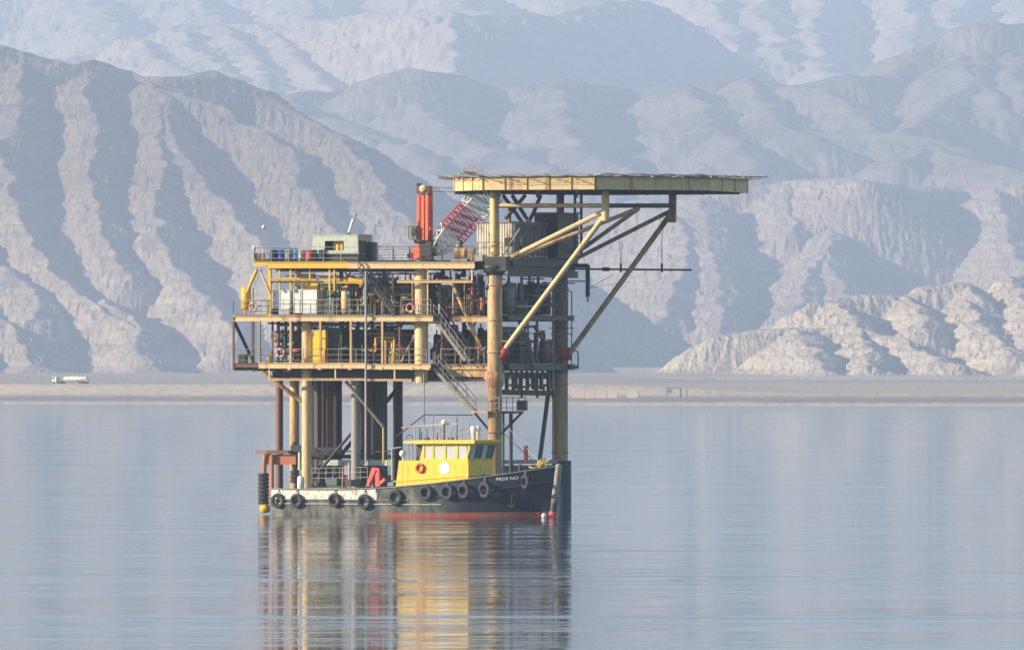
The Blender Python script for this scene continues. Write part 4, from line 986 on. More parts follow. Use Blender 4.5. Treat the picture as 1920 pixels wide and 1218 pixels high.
# weathered container / shelter on the right
t = on_plat('site_container', 893, ZU + 0.352, 1.0, 'weathered white corrugated shelter with dark doorway under the helideck', 'container')
wS = Lz(966, 0, 1.0).x - Lz(893, 0, 1.0).x; dS = 7.2; hS = 2.55; zb = 0.0
MB().span((0.03, 0.06, zb), (wS - 0.03, dS, hS - 0.04)).build('shell', 'dirty_white', t)
cm_ = MB().box((0, 0, 0), (0.09, 0.05, hS - 0.2)).mesh('rib', 'dirty_white')
for k in range(15):
    x = 0.1 + (wS - 0.2) * k / 14
    put('rib', cm_, t, (x, 0.05, hS / 2))
cs = MB().box((0, 0, 0), (0.05, 0.09, hS - 0.2)).mesh('rib', 'dark')  # dark colour paints the shade of the right side into these ribs
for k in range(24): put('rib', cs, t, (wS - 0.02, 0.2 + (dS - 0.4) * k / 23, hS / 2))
MB().span((-0.06, -0.06, hS - 0.03), (wS + 0.06, dS + 0.06, hS + 0.07)).build('roof', 'grey', t)
MB().span((wS * 0.32, -0.005, 0.05), (wS * 0.42, 0.03, 1.75)).build('door', 'dark', t); MB().span((wS * 0.74, -0.006, 0.75), (wS * 0.93, 0.03, 1.4)).build('window', 'dark', t)
MB().span((wS + 0.01, 0.9, 0.9), (wS + 0.04, 1.5, 1.5)).build('window', 'paleglass', t)
t = on_plat('equipment_shed', 1002, ZU + 0.352, 8.6, 'dark steel shed behind the shelter in the shade of helideck', 'shed')
MB().span((0, 0, 0), (1.9, 4.6, 3.3)).build('shell', 'dark', t); MB().prism([(-0.1, -0.1), (2.0, -0.1), (2.0, 4.7), (-0.1, 4.7)], 3.3, 3.4).build('roof', 'grey', t)
MB().span((0.3, -0.03, 0.1), (1.1, 0.0, 2.0)).build('door', 'brown', t)
t = on_plat('generator_set', 940, ZU + 0.352, 9.2, 'dark generator set with pipes behind the shelter', 'generator')
MB().span((-0.6, 0, 0.1), (2.2, 2.2, 1.6)).build('housing', 'dark', t); MB().span((-0.6, 0.1, 0), (2.2, 0.4, 0.1)).build('skid_beam', 'brown', t); MB().tube((0.3, 1, 1.6), (0.3, 1, 3.9), 0.12, n=10).build('exhaust_pipe', 'brown', t)
# tan pump near the shelter
t = on_plat('pump_unit', 864, ZU + 0.005, 1.2, 'tan pump unit between the crane and the white shelter', 'pump')
MB().tube((-0.4, 0, 0.6), (0.4, 0, 0.6), 0.42, n=16).build('casing', 'tan', t); MB().box((0, 0, 0.1), (1.3, 0.8, 0.2)).build('base', 'grey', t); MB().tube((0, 0, 0.95), (0, 0, 1.35), 0.14, n=10).ball((0, 0, 1.4), 0.2, 10, 6).build('valve', 'dark', t); MB().box((0.85, 0, 0.5), (0.3, 0.5, 0.9)).build('control_box', 'tan', t)
MB().box((1.6, -0.4, 0.25), (0.7, 0.4, 0.5)).build('battery_box', 'galv', t)
# crane
t = on_plat('pedestal_crane', 796, ZU + 0.005, 2.2, 'orange pedestal crane with red and white lattice boom on the upper deck', 'crane')
hz = 5.72
MB().lathe([(0.85, 0), (0.85, 0.15), (0.55, 0.2), (0.55, 1.35), (0.8, 1.4), (0.8, 1.6)], n=20).build('pedestal', 'dark', t)
MB().box((0.35, 0, 0.95), (0.9, 1.4, 1.1)).build('engine_house', 'dark', t)
ms = MB()
for x in (-0.33, 0.02, 0.35):
    ms.bar((x - 0.02, -0.35, 0.3), (x, -0.35, hz - 0.75), 0.22, 0.28)
ms.bar((-0.3, 0.45, 0.3), (-0.3, 0.45, hz - 0.6), 0.3, 0.3); ms.bar((0.3, 0.45, 1.6), (0.3, 0.45, hz - 0.6), 0.3, 0.3)
mast = ms.build('mast', 'orange', t)
pl_ = MB().box((0.0, 0.0, 3.9), (0.8, 0.8, 2.0)).build('mast_panel', 'orange', mast)
MB().box((0, -0.32, 1.85), (0.95, 0.12, 0.35)).box((0, -0.32, 3.3), (0.9, 0.1, 0.15)).build('mast_brace', 'brown', mast)
hd = MB().box((0.0, 0, hz - 0.35), (0.95, 0.9, 0.6)).build('mast_head', 'brown', t); MB().lathe([(0.05, -0.5), (0.28, -0.5), (0.28, -0.44), (0.05, -0.44)], (0.05, 0, hz - 0.25), (0, 1, 0), 16).build('sheave', 'cream', hd)
MB().box((-0.42, 0, hz - 0.2), (0.2, 0.7, 0.7)).build('sheave_guard', 'dark', hd)
MB().add([(-1.15, -0.25, 0.55), (-0.35, -0.25, 1.45), (-0.35, -0.25, 0.1), (-0.95, -0.25, 0.15), (-1.15, 0.25, 0.55), (-0.35, 0.25, 1.45), (-0.35, 0.25, 0.1), (-0.95, 0.25, 0.15)], [(0, 1, 2, 3), (7, 6, 5, 4), (0, 4, 5, 1), (1, 5, 6, 2), (2, 6, 7, 3), (3, 7, 4, 0)]).build('counterweight', 'orange', t)
MB().tube((-1.35, 0, 0.45), (-1.05, 0, 0.45), 0.14, n=10).build('buffer', 'dark', t)
cb = MB().box((-0.72, -0.3, 2.2), (0.62, 0.9, 0.95)).build('cab', 'grey', t); MB().box((-0.60, -0.76, 2.2), (0.3, 0.04, 0.6)).build('window', 'glass', cb)
fr = MB()
for x in (-1.25, -0.85): fr.tube((x, -0.9, 1.65), (x, -0.9, 2.9), 0.03, n=6).tube((x, 0.2, 1.65), (x, 0.2, 2.9), 0.03, n=6)
fr.box((-1.05, -0.35, 1.66), (0.55, 1.2, 0.05)); fr.tube((-1.25, -0.9, 2.7), (-0.5, -0.9, 2.7), 0.025, n=6); fr.tube((-1.25, -0.9, 2.3), (-0.5, -0.9, 2.3), 0.02, n=6); fr.tube((-0.95, -0.9, 2.9), (-0.95, -0.9, 3.3), 0.04, n=6); fr.build('cab_platform', 'galv', t)
# lattice boom: four chords and lacing, in four painted sections
b0 = Vector((0.85, 0.0, 0.75)); b1 = b0 + Vector((4.3, 0.6, 4.6)); d = (b1 - b0).normalized(); sd = Vector((0, 1, 0)); sd = (sd - d * sd.dot(d)).normalized(); up = sd.cross(d) * -1
_r = Matrix.Rotation(math.radians(-52), 3, d); sd = _r @ sd; up = _r @ up
def chord(t_, i, j):
    wdt = 0.5 + 0.62 * min(1, t_ / 0.22); hgt = 0.35 + 0.55 * min(1, t_ / 0.22)
    return b0.lerp(b1, t_) + sd * (wdt * (i - 0.5) * 1.7) + up * (hgt * (j - 0.5) * 1.3)
secs = [(0.0, 0.30, 'white'), (0.30, 0.66, 'red'), (0.66, 1.0, 'white')]
for t0, t1, mt in secs:
    m = MB(); n = max(3, int((t1 - t0) * 20))
    for i in (0, 1):
        for j in (0, 1):
            m.tube(chord(t0, i, j), chord((t0 + t1) / 2, i, j), 0.055, n=6).tube(chord((t0 + t1) / 2, i, j), chord(t1, i, j), 0.055, n=6)
    bs = m.build('boom_section', mt, t); lc = MB()
    for k in range(n):
        a, b_ = t0 + (t1 - t0) * k / n, t0 + (t1 - t0) * (k + 1) / n
        for i in (0, 1):
            q = (a, b_) if k % 2 else (b_, a); lc.tube(chord(q[0], i, 0), chord(q[1], i, 1), 0.038, n=5)
        for j in (0, 1):
            q = (a, b_) if (k + j) % 2 else (b_, a); lc.tube(chord(q[0], 0, j), chord(q[1], 1, j), 0.038, n=5); lc.tube(chord(a, 0, j), chord(a, 1, j), 0.034, n=5)
    lc.build('lacing', mt, bs)
MB().tube((0.3, 0.1, hz - 0.12), b1 + Vector((-0.4, 0, 0.0)), 0.022, n=5).tube((0.3, -0.1, hz - 0.45), b1 + Vector((-0.6, 0, -0.2)), 0.022, n=5).build('pendant_wire', 'wire', t)
MB().box((0.55, -0.4, 0.35), (0.5, 0.5, 0.5)).build('hydraulic_box', 'dark', t)
# yellow tank, white tanks, cabinets, lifebuoys
t = on_plat('yellow_tank', 461.5, ZM, VF + 0.9, 'upright yellow cylindrical tank at the left end of the middle deck', 'tank')
MB().lathe([(0.01, 0.35), (0.3, 0.37), (0.365, 0.45), (0.365, 1.95), (0.3, 2.05), (0.01, 2.08)], n=20).build('shell', 'ochre', t)
for a in (0.5, 2.6, 4.7): MB().tube((0.28 * math.cos(a), 0.28 * math.sin(a), 0), (0.28 * math.cos(a), 0.28 * math.sin(a), 0.5), 0.04, n=6).build('leg', 'ochre', t)
MB().tube((-0.36, 0, 0.9), (-0.42, 0, 2.0), 0.03, n=6).tube((0.5, 0.2, 0), (0.5, 0.2, 2.0), 0.05, n=6).build('pipe', 'yellow', t)
for px0, px1, hh_, lab in ((506, 543, 1.75, 'cream white box tank at the left under the yellow frame'), (550, 594, 1.82, 'larger cream white box tank beside the pipework')):
    t = on_plat('box_tank', px0, ZM, -0.75, lab, 'tank', 'white box tanks on the middle deck')
    wd = Lz(px1, 0, -0.75).x - Lz(px0, 0, -0.75).x
    lift = 0.42 if px0 == 506 else 0.1
    MB().span((0, 0, lift), (wd, 1.6, hh_)).build('shell', 'white', t)
    MB().span((0.03, 0.05, 0), (0.13, 1.5, lift)).build('support', 'tan', t); MB().span((wd - 0.13, 0.05, 0), (wd - 0.03, 1.5, lift)).build('support', 'tan', t)
    for f in ((0.5,) if px0 == 506 else (0.02, 0.28, 0.36)): MB().span((wd * f, -0.03, lift), (wd * f + 0.05, -0.001, hh_)).build('seam', 'grey' if f == 0.36 else 'white', t)
    MB().span((-0.03, -0.04, hh_), (wd + 0.03, 1.64, hh_ + 0.05)).build('lid', 'white', t)
t = on_plat('yellow_cabinet', 582, ZL, -0.4, 'tall bright yellow cabinet with stepped top on the lower deck', 'cabinet')
wd = Lz(610, 0, -0.4).x - Lz(582, 0, -0.4).x
MB().span((0, 0, 0.05), (wd, 0.9, 2.0)).build('body', 'boat', t); MB().span((wd * 0.22, 0.02, 2.0), (wd, 0.88, 2.5)).build('top_box', 'boat', t); MB().span((wd * 0.66, -0.012, 0.15), (wd * 0.68, 0.0, 1.9)).build('door_gap', 'tan', t); MB().box((wd * 0.74, -0.03, 1.1), (0.04, 0.05, 0.2)).build('handle', 'brown', t)
t = on_plat('dark_cabinet', 612, ZL, 0.2, 'large dark control cabinet beside the yellow cabinet on lower deck', 'cabinet')
wd = Lz(641, 0, 0.2).x - Lz(612, 0, 0.2).x; MB().span((0, 0, 0.05), (wd, 1.4, 2.7)).build('body', 'dark', t); MB().span((wd * 0.48, -0.01, 0.2), (wd * 0.51, 0, 2.5)).build('door_gap', 'brown', t)
t = on_plat('grey_crate', 447, ZL, VF + 0.6, 'small dark grey crate at the left end of the lower deck', 'crate')
MB().span((0, 0, 0), (0.56, 0.5, 0.72)).build('body', 'dark', t); MB().span((-0.02, -0.02, 0.72), (0.58, 0.52, 0.76)).build('lid', 'grey', t)
t = on_plat('yellow_float', 505, ZL, 0.3, 'round yellow float lying on the lower deck near the wellheads', 'float'); MB().ball((0, 0, 0.3), 0.3, 16, 10).build('ball', 'ochre', t); MB().torus((0, 0, 0.6), (0, 1, 0), 0.07, 0.02, 10, 5).build('eye', 'grey', t)
t = on_plat('notice_board', 555, ZL, VF + 0.35, 'small pinkish red notice board on the lower deck railing', 'sign'); MB().span((-0.3, 0, 0.9), (0.3, 0.04, 1.12)).build('board', 'pink', t); MB().tube((0, 0.02, 0), (0, 0.02, 0.9), 0.03, n=6).build('post', 'brown', t)
def lifebuoy(t, R=0.3, r=0.075, mat='buoy', ax=(0, -1, 0), bands=True):
    o = MB().torus((0, 0, 0), ax, R, r, 24, 10).build('ring', mat, t)
    for k in range(4 if bands else 0):
        MB().torus((0, 0, 0), ax, R, r + 0.006, 4, 10, (0.25 * k + 0.02, 0.25 * k + 0.11)).build('band', 'dirty_white', t)
for px, py, v, mt, lab in ((475, 575, VF - 0.15, 'buoyred', 'faded lifebuoy on the middle deck railing beside the yellow tank'), (769, 577, VF - 0.15, 'buoyred', 'red and white lifebuoy on middle deck railing left of the column'), (526, 661, VF - 0.12, 'buoyred', 'red lifebuoy on the lower deck railing near the left wellheads')):
    q = L(px, py, v); t = empty('lifebuoy', world(q), -TH); tag(t, lab, 'lifebuoy', 'lifebuoys on the platform railings'); lifebuoy(t, 0.29, 0.075, mt)
    MB().box((0, 0.06, -0.32), (0.24, 0.1, 0.16)).build('float_light', 'galv', t)
# tyre stacks fendering the boat landing
TYRE = MB().lathe([(0.30, -0.11), (0.40, -0.14), (0.49, -0.11), (0.53, -0.05), (0.53, 0.05), (0.49, 0.11), (0.40, 0.14), (0.30, 0.11), (0.27, 0.0), (0.30, -0.11)], n=26).mesh('tyre', 'rubber')
words = ['topmost', 'second from top', 'third from top', 'fourth from top', 'fifth from top', 'sixth from top', 'seventh from top', 'lowest']
q = L(494, 950, 0.8); 
for k in range(8):
    z = L(494, 886, 0.8).z - 0.16 - k * 0.295
    t = put('fender_tyre', TYRE, None, world(Vector((q.x, q.y, z))), (0, 0, 0.3 * k), (0.8, 0.8, 1.03)); tag(t, words[k] + ' black tyre threaded on the rusty landing post at far left', 'tyre', 'tyres stacked on the landing post')
for k in range(3):
    q = L(552, 885 + 8 * k, 1.2); t = put('fender_tyre', TYRE, None, world(q), (0, 0, k), (0.62, 0.62, 1.1)); tag(t, ['upper', 'middle', 'lower'][k] + ' tyre of the short stack on the dark landing post', 'tyre', 'short tyre stack behind the stern')
# ------------------------------------------------------------------ the tug
TT = math.radians(28.0); CB, SB = math.cos(TT), math.sin(TT); LT = 22.6
BY = 787.0; BX = (1046 - 960) / FPX * BY
TX, TY = BX - LT * CB, BY + LT * SB            # stern centre on the water line
tug = empty('tugboat', (TX, TY, 0), -TT); tag(tug, 'black hulled tugboat with yellow wheelhouse moored beside the platform', 'boat')
def B(px, py, yl):
    "local point on the boat (along, across with minus towards the viewer, up) seen at a pixel"
    k = (px - 960.0) / FPX
    x = (k * (TY + yl * CB) - TX - yl * SB) / (CB + k * SB)
    Yw = TY - x * SB + yl * CB
    return Vector((x, yl, CAMH + (HOR - py) / FPX * Yw))
def tw(p): return Vector((TX + p[0] * CB + p[1] * SB, TY - p[0] * SB + p[1] * CB, p[2]))
tp = lambda mb, name, mat: mb.build(name, mat, tug)
def hb(x, z=2.0):
    "half breadth of the hull"
    t = np.clip((x - 12.5) / (LT - 12.5), 0, 1); full = 3.05 * (1 - t ** 2.4) + 0.16
    a = np.clip((1.5 - x) / 1.5, 0, 1); full = full - 0.35 * a * a
    wl = 3.05 * (1 - np.clip((x - 11.0) / (LT - 1.3 - 11.0), 0, 1) ** 2.0) + 0.05
    f = np.clip((z + 0.8) / 3.0, 0, 1) ** 0.7
    low = np.where(x > LT - 1.3, 0.05, wl)
    return low * (1 - f) + full * f
def sheer(x): return float(np.interp(x, [0, 6, 10, 14, 17, 20, LT], [2.02, 2.0, 2.15, 2.5, 2.85, 3.3, 3.75]))
# hull skin
m_hull, nt, b = new_mat('hull_paint')
tc = N(nt, 'ShaderNodeTexCoord'); sx_ = N(nt, 'ShaderNodeSeparateXYZ'); nt.links.new(tc.outputs['Object'], sx_.inputs[0])
f1 = noise(nt, pos(nt, (0.8, 0.8, 0.35)), 1.4, 6, 0.65, 0.5); f2 = noise(nt, pos(nt, (4, 4, 2.0)), 1.0, 4, 0.6)
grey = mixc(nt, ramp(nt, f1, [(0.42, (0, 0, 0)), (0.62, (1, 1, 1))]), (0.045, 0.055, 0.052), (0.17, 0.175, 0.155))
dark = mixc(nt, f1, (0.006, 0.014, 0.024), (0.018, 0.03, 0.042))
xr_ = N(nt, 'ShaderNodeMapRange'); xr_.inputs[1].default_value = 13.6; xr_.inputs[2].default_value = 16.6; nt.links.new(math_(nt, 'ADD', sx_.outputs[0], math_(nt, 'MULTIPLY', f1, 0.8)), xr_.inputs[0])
body = mixc(nt, xr_.outputs[0], grey, dark)  # blend also paints in shade where the navy bow curves from the sun
whi = mixc(nt, ramp(nt, f2, [(0.35, (0, 0, 0)), (0.5, (1, 1, 1))]), (0.40, 0.34, 0.27), (0.72, 0.69, 0.61))
wm = math_(nt, 'MULTIPLY', math_(nt, 'GREATER_THAN', sx_.outputs[2], 1.28), math_(nt, 'LESS_THAN', math_(nt, 'ADD', sx_.outputs[0], math_(nt, 'MULTIPLY', f1, 1.5)), 9.6))
body = mixc(nt, wm, body, whi)
redm = math_(nt, 'LESS_THAN', math_(nt, 'SUBTRACT', sx_.outputs[2], math_(nt, 'MULTIPLY', sx_.outputs[0], 0.011)), 0.17)
redm = math_(nt, 'MULTIPLY', redm, math_(nt, 'GREATER_THAN', math_(nt, 'ADD', sx_.outputs[0], math_(nt, 'MULTIPLY', f1, 5.0)), 11.5))
redc = mixc(nt, ramp(nt, f1, [(0.40, (0, 0, 0)), (0.6, (1, 1, 1))]), (0.30, 0.05, 0.035), (0.22, 0.12, 0.08))
body = mixc(nt, redm, body, redc)
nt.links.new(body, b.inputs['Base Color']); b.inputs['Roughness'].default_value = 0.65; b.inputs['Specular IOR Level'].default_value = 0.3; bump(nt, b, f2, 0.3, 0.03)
NS, NZ = 60, 12
xs_ = [LT * k / NS for k in range(NS + 1)]
def rake(x, z):
    t = max(0.0, (x - 15.5) / (LT - 15.5)); return x - t * t * 0.5 * (1 - min(1, max(0, (z + 0.3) / 3.8)) ** 1.3)
hm = MB(); vs = []
for s_ in (-1, 1):
    for x in xs_:
        for j in range(NZ + 1):
            z = -0.8 + (sheer(x) + 0.8) * j / NZ
            vs.append((rake(x, z), s_ * float(hb(x, z)), z))
fs = []
R_ = (NS + 1) * (NZ + 1)
for s_ in (0, 1):
    for i in range(NS):
        for j in range(NZ):
            a = s_ * R_ + i * (NZ + 1) + j; q = (a, a + NZ + 1, a + NZ + 2, a + 1); fs.append(q if s_ == 0 else q[::-1])
for j in range(NZ):
    fs.append((j, j + 1, R_ + j + 1, R_ + j)); e = NS * (NZ + 1); fs.append((e + j, R_ + e + j, R_ + e + j + 1, e + j + 1))
hm.add(vs, fs, True)
# bulwark inside and deck
BW = 0.72; ins = []
for s_ in (-1, 1):
    for x in xs_:
        for q in (0, 1):
            z = sheer(x) - BW * q; ins.append((rake(x, z) - (0.25 if x > LT - 0.4 else 0) * 1, s_ * max(0.02, float(hb(x, z)) - 0.09), z))
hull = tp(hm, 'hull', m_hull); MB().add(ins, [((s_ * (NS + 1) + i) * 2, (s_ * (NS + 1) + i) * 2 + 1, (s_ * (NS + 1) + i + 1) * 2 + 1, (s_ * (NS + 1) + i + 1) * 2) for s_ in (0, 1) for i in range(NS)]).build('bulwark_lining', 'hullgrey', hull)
dk = [(rake(x, sheer(x) - BW) - 0.1, s_ * max(0.02, float(hb(x, sheer(x) - BW)) - 0.06), sheer(x) - BW + 0.01) for s_ in (-1, 1) for x in xs_]
tp(MB().add(dk, [(i, i + 1, NS + 2 + i, NS + 1 + i) for i in range(NS)]), 'deck', 'dgreen')
def follow(zf, r, mat, name, x0=0.0, x1=LT, n=40, off=0.03):
    pts = []
    for k in range(n + 1):
        x = x0 + (x1 - x0) * k / n; z = zf(x); pts.append(Vector((rake(x, z), -float(hb(x, z)) - off, z)))
    m = MB()
    for a, b_ in zip(pts[:-1], pts[1:]): m.tube(a, b_, r, n=6, cap=False)
    tp(m, name, mat); m = MB()
    pts = [Vector((p.x, -p.y, p.z)) for p in pts]
    for a, b_ in zip(pts[:-1], pts[1:]): m.tube(a, b_, r, n=6, cap=False)
    return tp(m, name, mat)
follow(lambda x: sheer(x), 0.06, 'hullgrey', 'gunwale'); follow(lambda x: 1.24, 0.05, 'hullgrey', 'rubbing_strake', 0, 11.8); follow(lambda x: 0.92, 0.06, 'galv', 'rubbing_strake', 0.6, 14.5)
follow(lambda x: sheer(x) - 1.05, 0.06, 'navy', 'rubbing_strake', 13.5, LT - 0.2)
# stem fender
pts = [Vector((rake(LT, z) + 0.06, 0, z)) for z in (-0.4, 0.2, 0.45)]
m = MB(); zz = [0.42, 0.9, 1.6, 2.3, 3.0, 3.7]
for a, b_ in zip(zz[:-1], zz[1:]): m.tube((rake(LT, a) + 0.08, -0.03, a), (rake(LT, b_) + 0.08, -0.03, b_), 0.27, 0.27, n=14)
m.ball((rake(LT, 3.7) + 0.08, -0.03, 3.7), 0.28, 12, 7); tp(m, 'stem_fender', 'grey')
tp(MB().tube((rake(LT, -0.6) + 0.02, -0.03, -0.6), (rake(LT, 0.44) + 0.07, -0.03, 0.44), 0.31, 0.31, n=14), 'stem_foot', 'pink')
# deckhouse
def side(poly, y0, y1):
    m = MB(); n = len(poly); v = [(x, y0, z) for x, z in poly] + [(x, y1, z) for x, z in poly]
    m.add(v, [(k, n + k, n + (k + 1) % n, (k + 1) % n) for k in range(n)]); m.add(v[:n], [list(range(n))]); m.add(v[n:], [list(range(n))[::-1]]); return m
HY = -1.95
xa = B(739, 890, HY).x; xa2 = B(748, 863, HY).x; xf = B(878, 880, HY).x; zt = B(800, 863, HY).z; xw = B(786, 850, HY).x; xw2 = B(793, 833, HY).x; zr = B(830, 831, HY).z; xft = B(885, 833, HY).x
tp(side([(xa, 1.3), (xf, 1.9), (xf, zt), (xa2, zt)], HY, 1.95), 'deckhouse', 'boat')
tp(side([(xa - 0.02, B(742, 903, HY).z), (xf + 0.05, B(878, 892, HY).z), (xf + 0.05, B(878, 892, HY).z + 0.07), (xa - 0.02, B(742, 903, HY).z + 0.07)], HY - 0.06, 2.0), 'ledge', 'boat')
# wheelhouse: corner posts, mullions, sill band, header, panes set back
W0, W1 = HY + 0.05, 1.9
def wl(t_, z):                    # x on the front wall which leans forward
    return xf - 0.05 + (xft - xf) * (z - zt) / (zr - zt)
def wa(z): return xw + (xw2 - xw) * (z - zt) / (zr - zt)
zs, zh = zt + 0.16, zr - 0.12
wh = tp(side([(wa(zt), zt), (wl(0, zt), zt), (wl(0, zs), zs), (wa(zs), zs)], W0, W1), 'wheelhouse_sill', 'boat')
tp(side([(wa(zh), zh), (wl(0, zh), zh), (wl(0, zr), zr), (wa(zr), zr)], W0, W1), 'wheelhouse_header', 'boat')
edges = [(786, 795), (808.5, 812.5), (830.5, 835.5), (853.5, 858), (874, 884)]
for i, (e0, e1) in enumerate(edges):
    x0 = wa(zs) if i == 0 else B(e0, 846, HY).x; x1 = wl(0, zs) if i == 4 else B(e1, 846, HY).x
    x0t = wa(zh) if i == 0 else x0; x1t = wl(0, zh) if i == 4 else x1
    if i == 4: x0t = x0 + 0.12
    for y0, y1 in ((W0, W0 + 0.1), (W1 - 0.1, W1)): tp(side([(x0, zs), (x1, zs), (x1t, zh), (x0t, zh)], y0, y1), 'mullion', 'boat')
for i in range(4):
    x0 = B(edges[i][1], 846, HY).x; x1 = B(edges[i + 1][0], 846, HY).x
    w_ = tp(side([(x0, zs), (x1, zs), (x1, zh), (x0, zh)], W0 + 0.05, W0 + 0.07), 'window', 'paleglass')
    MB().span((x0 + 0.18, W0 + 0.12, zs), (x0 + 0.32, W0 + 0.14, zh)).build('curtain', 'bwhite', w_)
tp(side([(wa(zs) + 0.1, zs), (wl(0, zs) - 0.35, zs), (wl(0, zh) - 0.35, zh), (wa(zh) + 0.1, zh)], W1 - 0.2, W1 - 0.12), 'inner_wall', 'galv')
for k in range(5):
    y0 = W0 + (W1 - W0 - 0.12) * k / 4; tp(side([(wl(0, zs) - 0.1, zs), (wl(0, zs), zs), (wl(0, zh), zh), (wl(0, zh) - 0.1, zh)], y0, y0 + 0.12), 'mullion', 'dgreen')
    if k < 4: tp(side([(wl(0, zs) - 0.06, zs), (wl(0, zs) - 0.04, zs), (wl(0, zh) - 0.04, zh), (wl(0, zh) - 0.06, zh)], y0 + 0.12, y0 + (W1 - W0 - 0.12) / 4), 'window', 'glass' if k % 2 else 'paleglass')  # alternate pale panes paint reflections into the front windows
tp(MB().bar((wa(zs), W1 - 0.05, zs + 0.5), (wa(zs), W0 + 0.4, zs + 0.5), 0.05, 1.0), 'aft_wall', 'grey')
xr0, xr1 = B(757, 828, HY - 0.2).x, B(884, 828, HY - 0.2).x
rf = tp(side([(xr0, zr + 0.02), (xr0 + 1.0, zr - 0.02), (xr1 + 0.25, zr + 0.0), (xr1 + 0.3, zr + 0.27), (xr0 + 1.2, zr + 0.24), (xr0, zr + 0.16)], HY - 0.25, 2.2), 'roof', 'boat')
for px in (766, 773): tp(MB().tube(B(px, 862, HY + 0.2), B(px, 831, HY + 0.2), 0.04, n=6), 'post', 'galv')
tp(MB().box((xw - 0.45, -0.6, zt + 0.6), (0.5, 1.0, 1.2)), 'funnel_casing', 'dark')
for o in tug.children:
    if o.name.split('.')[0] in ('deckhouse', 'roof'):
        bv = o.modifiers.new('round', 'BEVEL'); bv.width = 0.11 if o.name.startswith('deck') else 0.07; bv.segments = 3
# panels, door lines, emblem on the house side
for px in (754, 764, 866): tp(MB().span((B(px, 880, HY).x, HY - 0.012, 2.35), (B(px, 880, HY).x + 0.05, HY - 0.001, zt - 0.28)), 'door_seam', 'yellow')
c = B(833, 877, HY); em = tp(MB().tube((0, 0, 0), (0, -0.02, 0), 0.46, n=32), 'emblem', 'paperwhite'); em.location = (c.x, HY - 0.002, c.z)
MB().torus((0, -0.022, 0), (0, 1, 0), 0.36, 0.012, 28, 4).add([(-0.13, -0.026, -0.16), (0.13, -0.026, -0.16), (0.0, -0.026, 0.22)], [(0, 1, 2)]).build('emblem_mark', 'ink', em)
c = B(908, 893, 0.5); tp(MB().span((xf + 0.001, 0.1, 2.0), (xf + 0.35, 1.0, zt - 1.05)), 'companion_hatch', 'navy')
# roof gear
mz = zr + 0.25
def rt(px, z, y): q = B(px, 820, y); return Vector((q.x, y, z))
ms = tp(MB().tube(rt(833, mz, 0), rt(833, mz + 1.15, 0), 0.07, n=8), 'mast', 'dark'); MB().ball(rt(833, mz + 1.32, 0), 0.24, 14, 8, 0.8).build('radar_dome', 'white', ms); MB().bar(rt(768, mz + 1.0, 0.1), rt(858, mz + 1.22, 0.1), 0.05, 0.09).build('yard', 'galv', ms)
MB().bar(rt(752, mz + 0.9, 0.2), rt(785, mz + 1.0, 0.2), 0.06, 0.06).build('radar_scanner', 'pink', ms)
for px, h, y, mt in ((778, 1.0, -0.8, 'galv'), (787, 0.95, 0.6, 'dark'), (801, 0.8, -0.4, 'brown'), (812, 1.9, 0.4, 'grey'), (826, 0.9, -1.0, 'galv'), (845, 1.0, -0.9, 'galv'), (857, 1.7, 0.8, 'dark'), (866, 1.0, -1.2, 'galv'), (879, 1.6, 0.5, 'galv'), (790, 0.6, -1.2, 'dark'), (820, 0.55, 0.7, 'dark')):
    tp(MB().tube(rt(px, mz, y), rt(px, mz + h, y), 0.05, 0.035, n=6), 'antenna', mt)
rr_ = MB()
for z in (0.45, 0.85): rr_.tube(rt(798, mz + z, -1.5), rt(880, mz + z, -1.5), 0.032, n=5).tube(rt(798, mz + z, 1.5), rt(880, mz + z, 1.5), 0.032, n=5)
for k in range(6):
    for y in (-1.5, 1.5): rr_.tube(rt(798 + 16.4 * k, mz - 0.02, y), rt(798 + 16.4 * k, mz + 0.85, y), 0.022, n=5)
tp(rr_, 'roof_railing', 'grey')
for px, y in ((888, 0.3), (896, 1.3)):
    q = rt(px, mz - 0.05, y); tp(MB().lathe([(0.16, 0), (0.2, 0.1), (0.2, 0.7), (0.28, 0.85), (0.2, 1.05), (0.02, 1.12)], q, n=14), 'vent_cowl', 'white')
for px, y in ((800, -0.5), (845, 0.5)): tp(MB().box((0, 0, 0), (0.35, 0.3, 0.2)), 'roof_box', 'dark').location = rt(px, mz + 0.08, y)
q = rt(768, mz + 0.05, -0.9); tp(MB().torus(q + Vector((0, 0, 0.05)), (0, 1, 0), 0.26, 0.045, 14, 6, (0.5, 1.0)), 'horn', 'dgreen')
sl_ = B(755, 850, HY + 0.3); tp(MB().ball(sl_, 0.26, 14, 8).tube(sl_, Vector((sl_.x, sl_.y, zt - 0.1)), 0.05, n=6), 'search_light', 'white')
# bow bitts, anchor, bow railing slots, rope
for px, yl in ((960, 0.8), (975, -0.4)): tp(MB().tube(B(px, 885, yl) - Vector((0, 0, 0.4)), B(px, 870, yl), 0.13, n=10), 'bitt', 'dark')
an = B(1003, 936, 0); zx = an.z; ax_ = rake(an.x - 0.9, zx); tp(MB().tube((ax_, -float(hb(ax_, zx)) - 0.14, zx - 0.35), (ax_ + 0.15, -float(hb(ax_, zx + .4)) - 0.10, zx + 0.45), 0.05, n=6).torus((ax_, -float(hb(ax_, zx)) - 0.16, zx - 0.2), (0, 1, 0.2), 0.3, 0.06, 12, 6, (0.0, 0.5)), 'anchor', 'dark')
tp(MB().ball((rake(LT, 0.1) - 0.35, -0.62, 0.12), 0.2, 12, 8), 'float_ball', 'white')
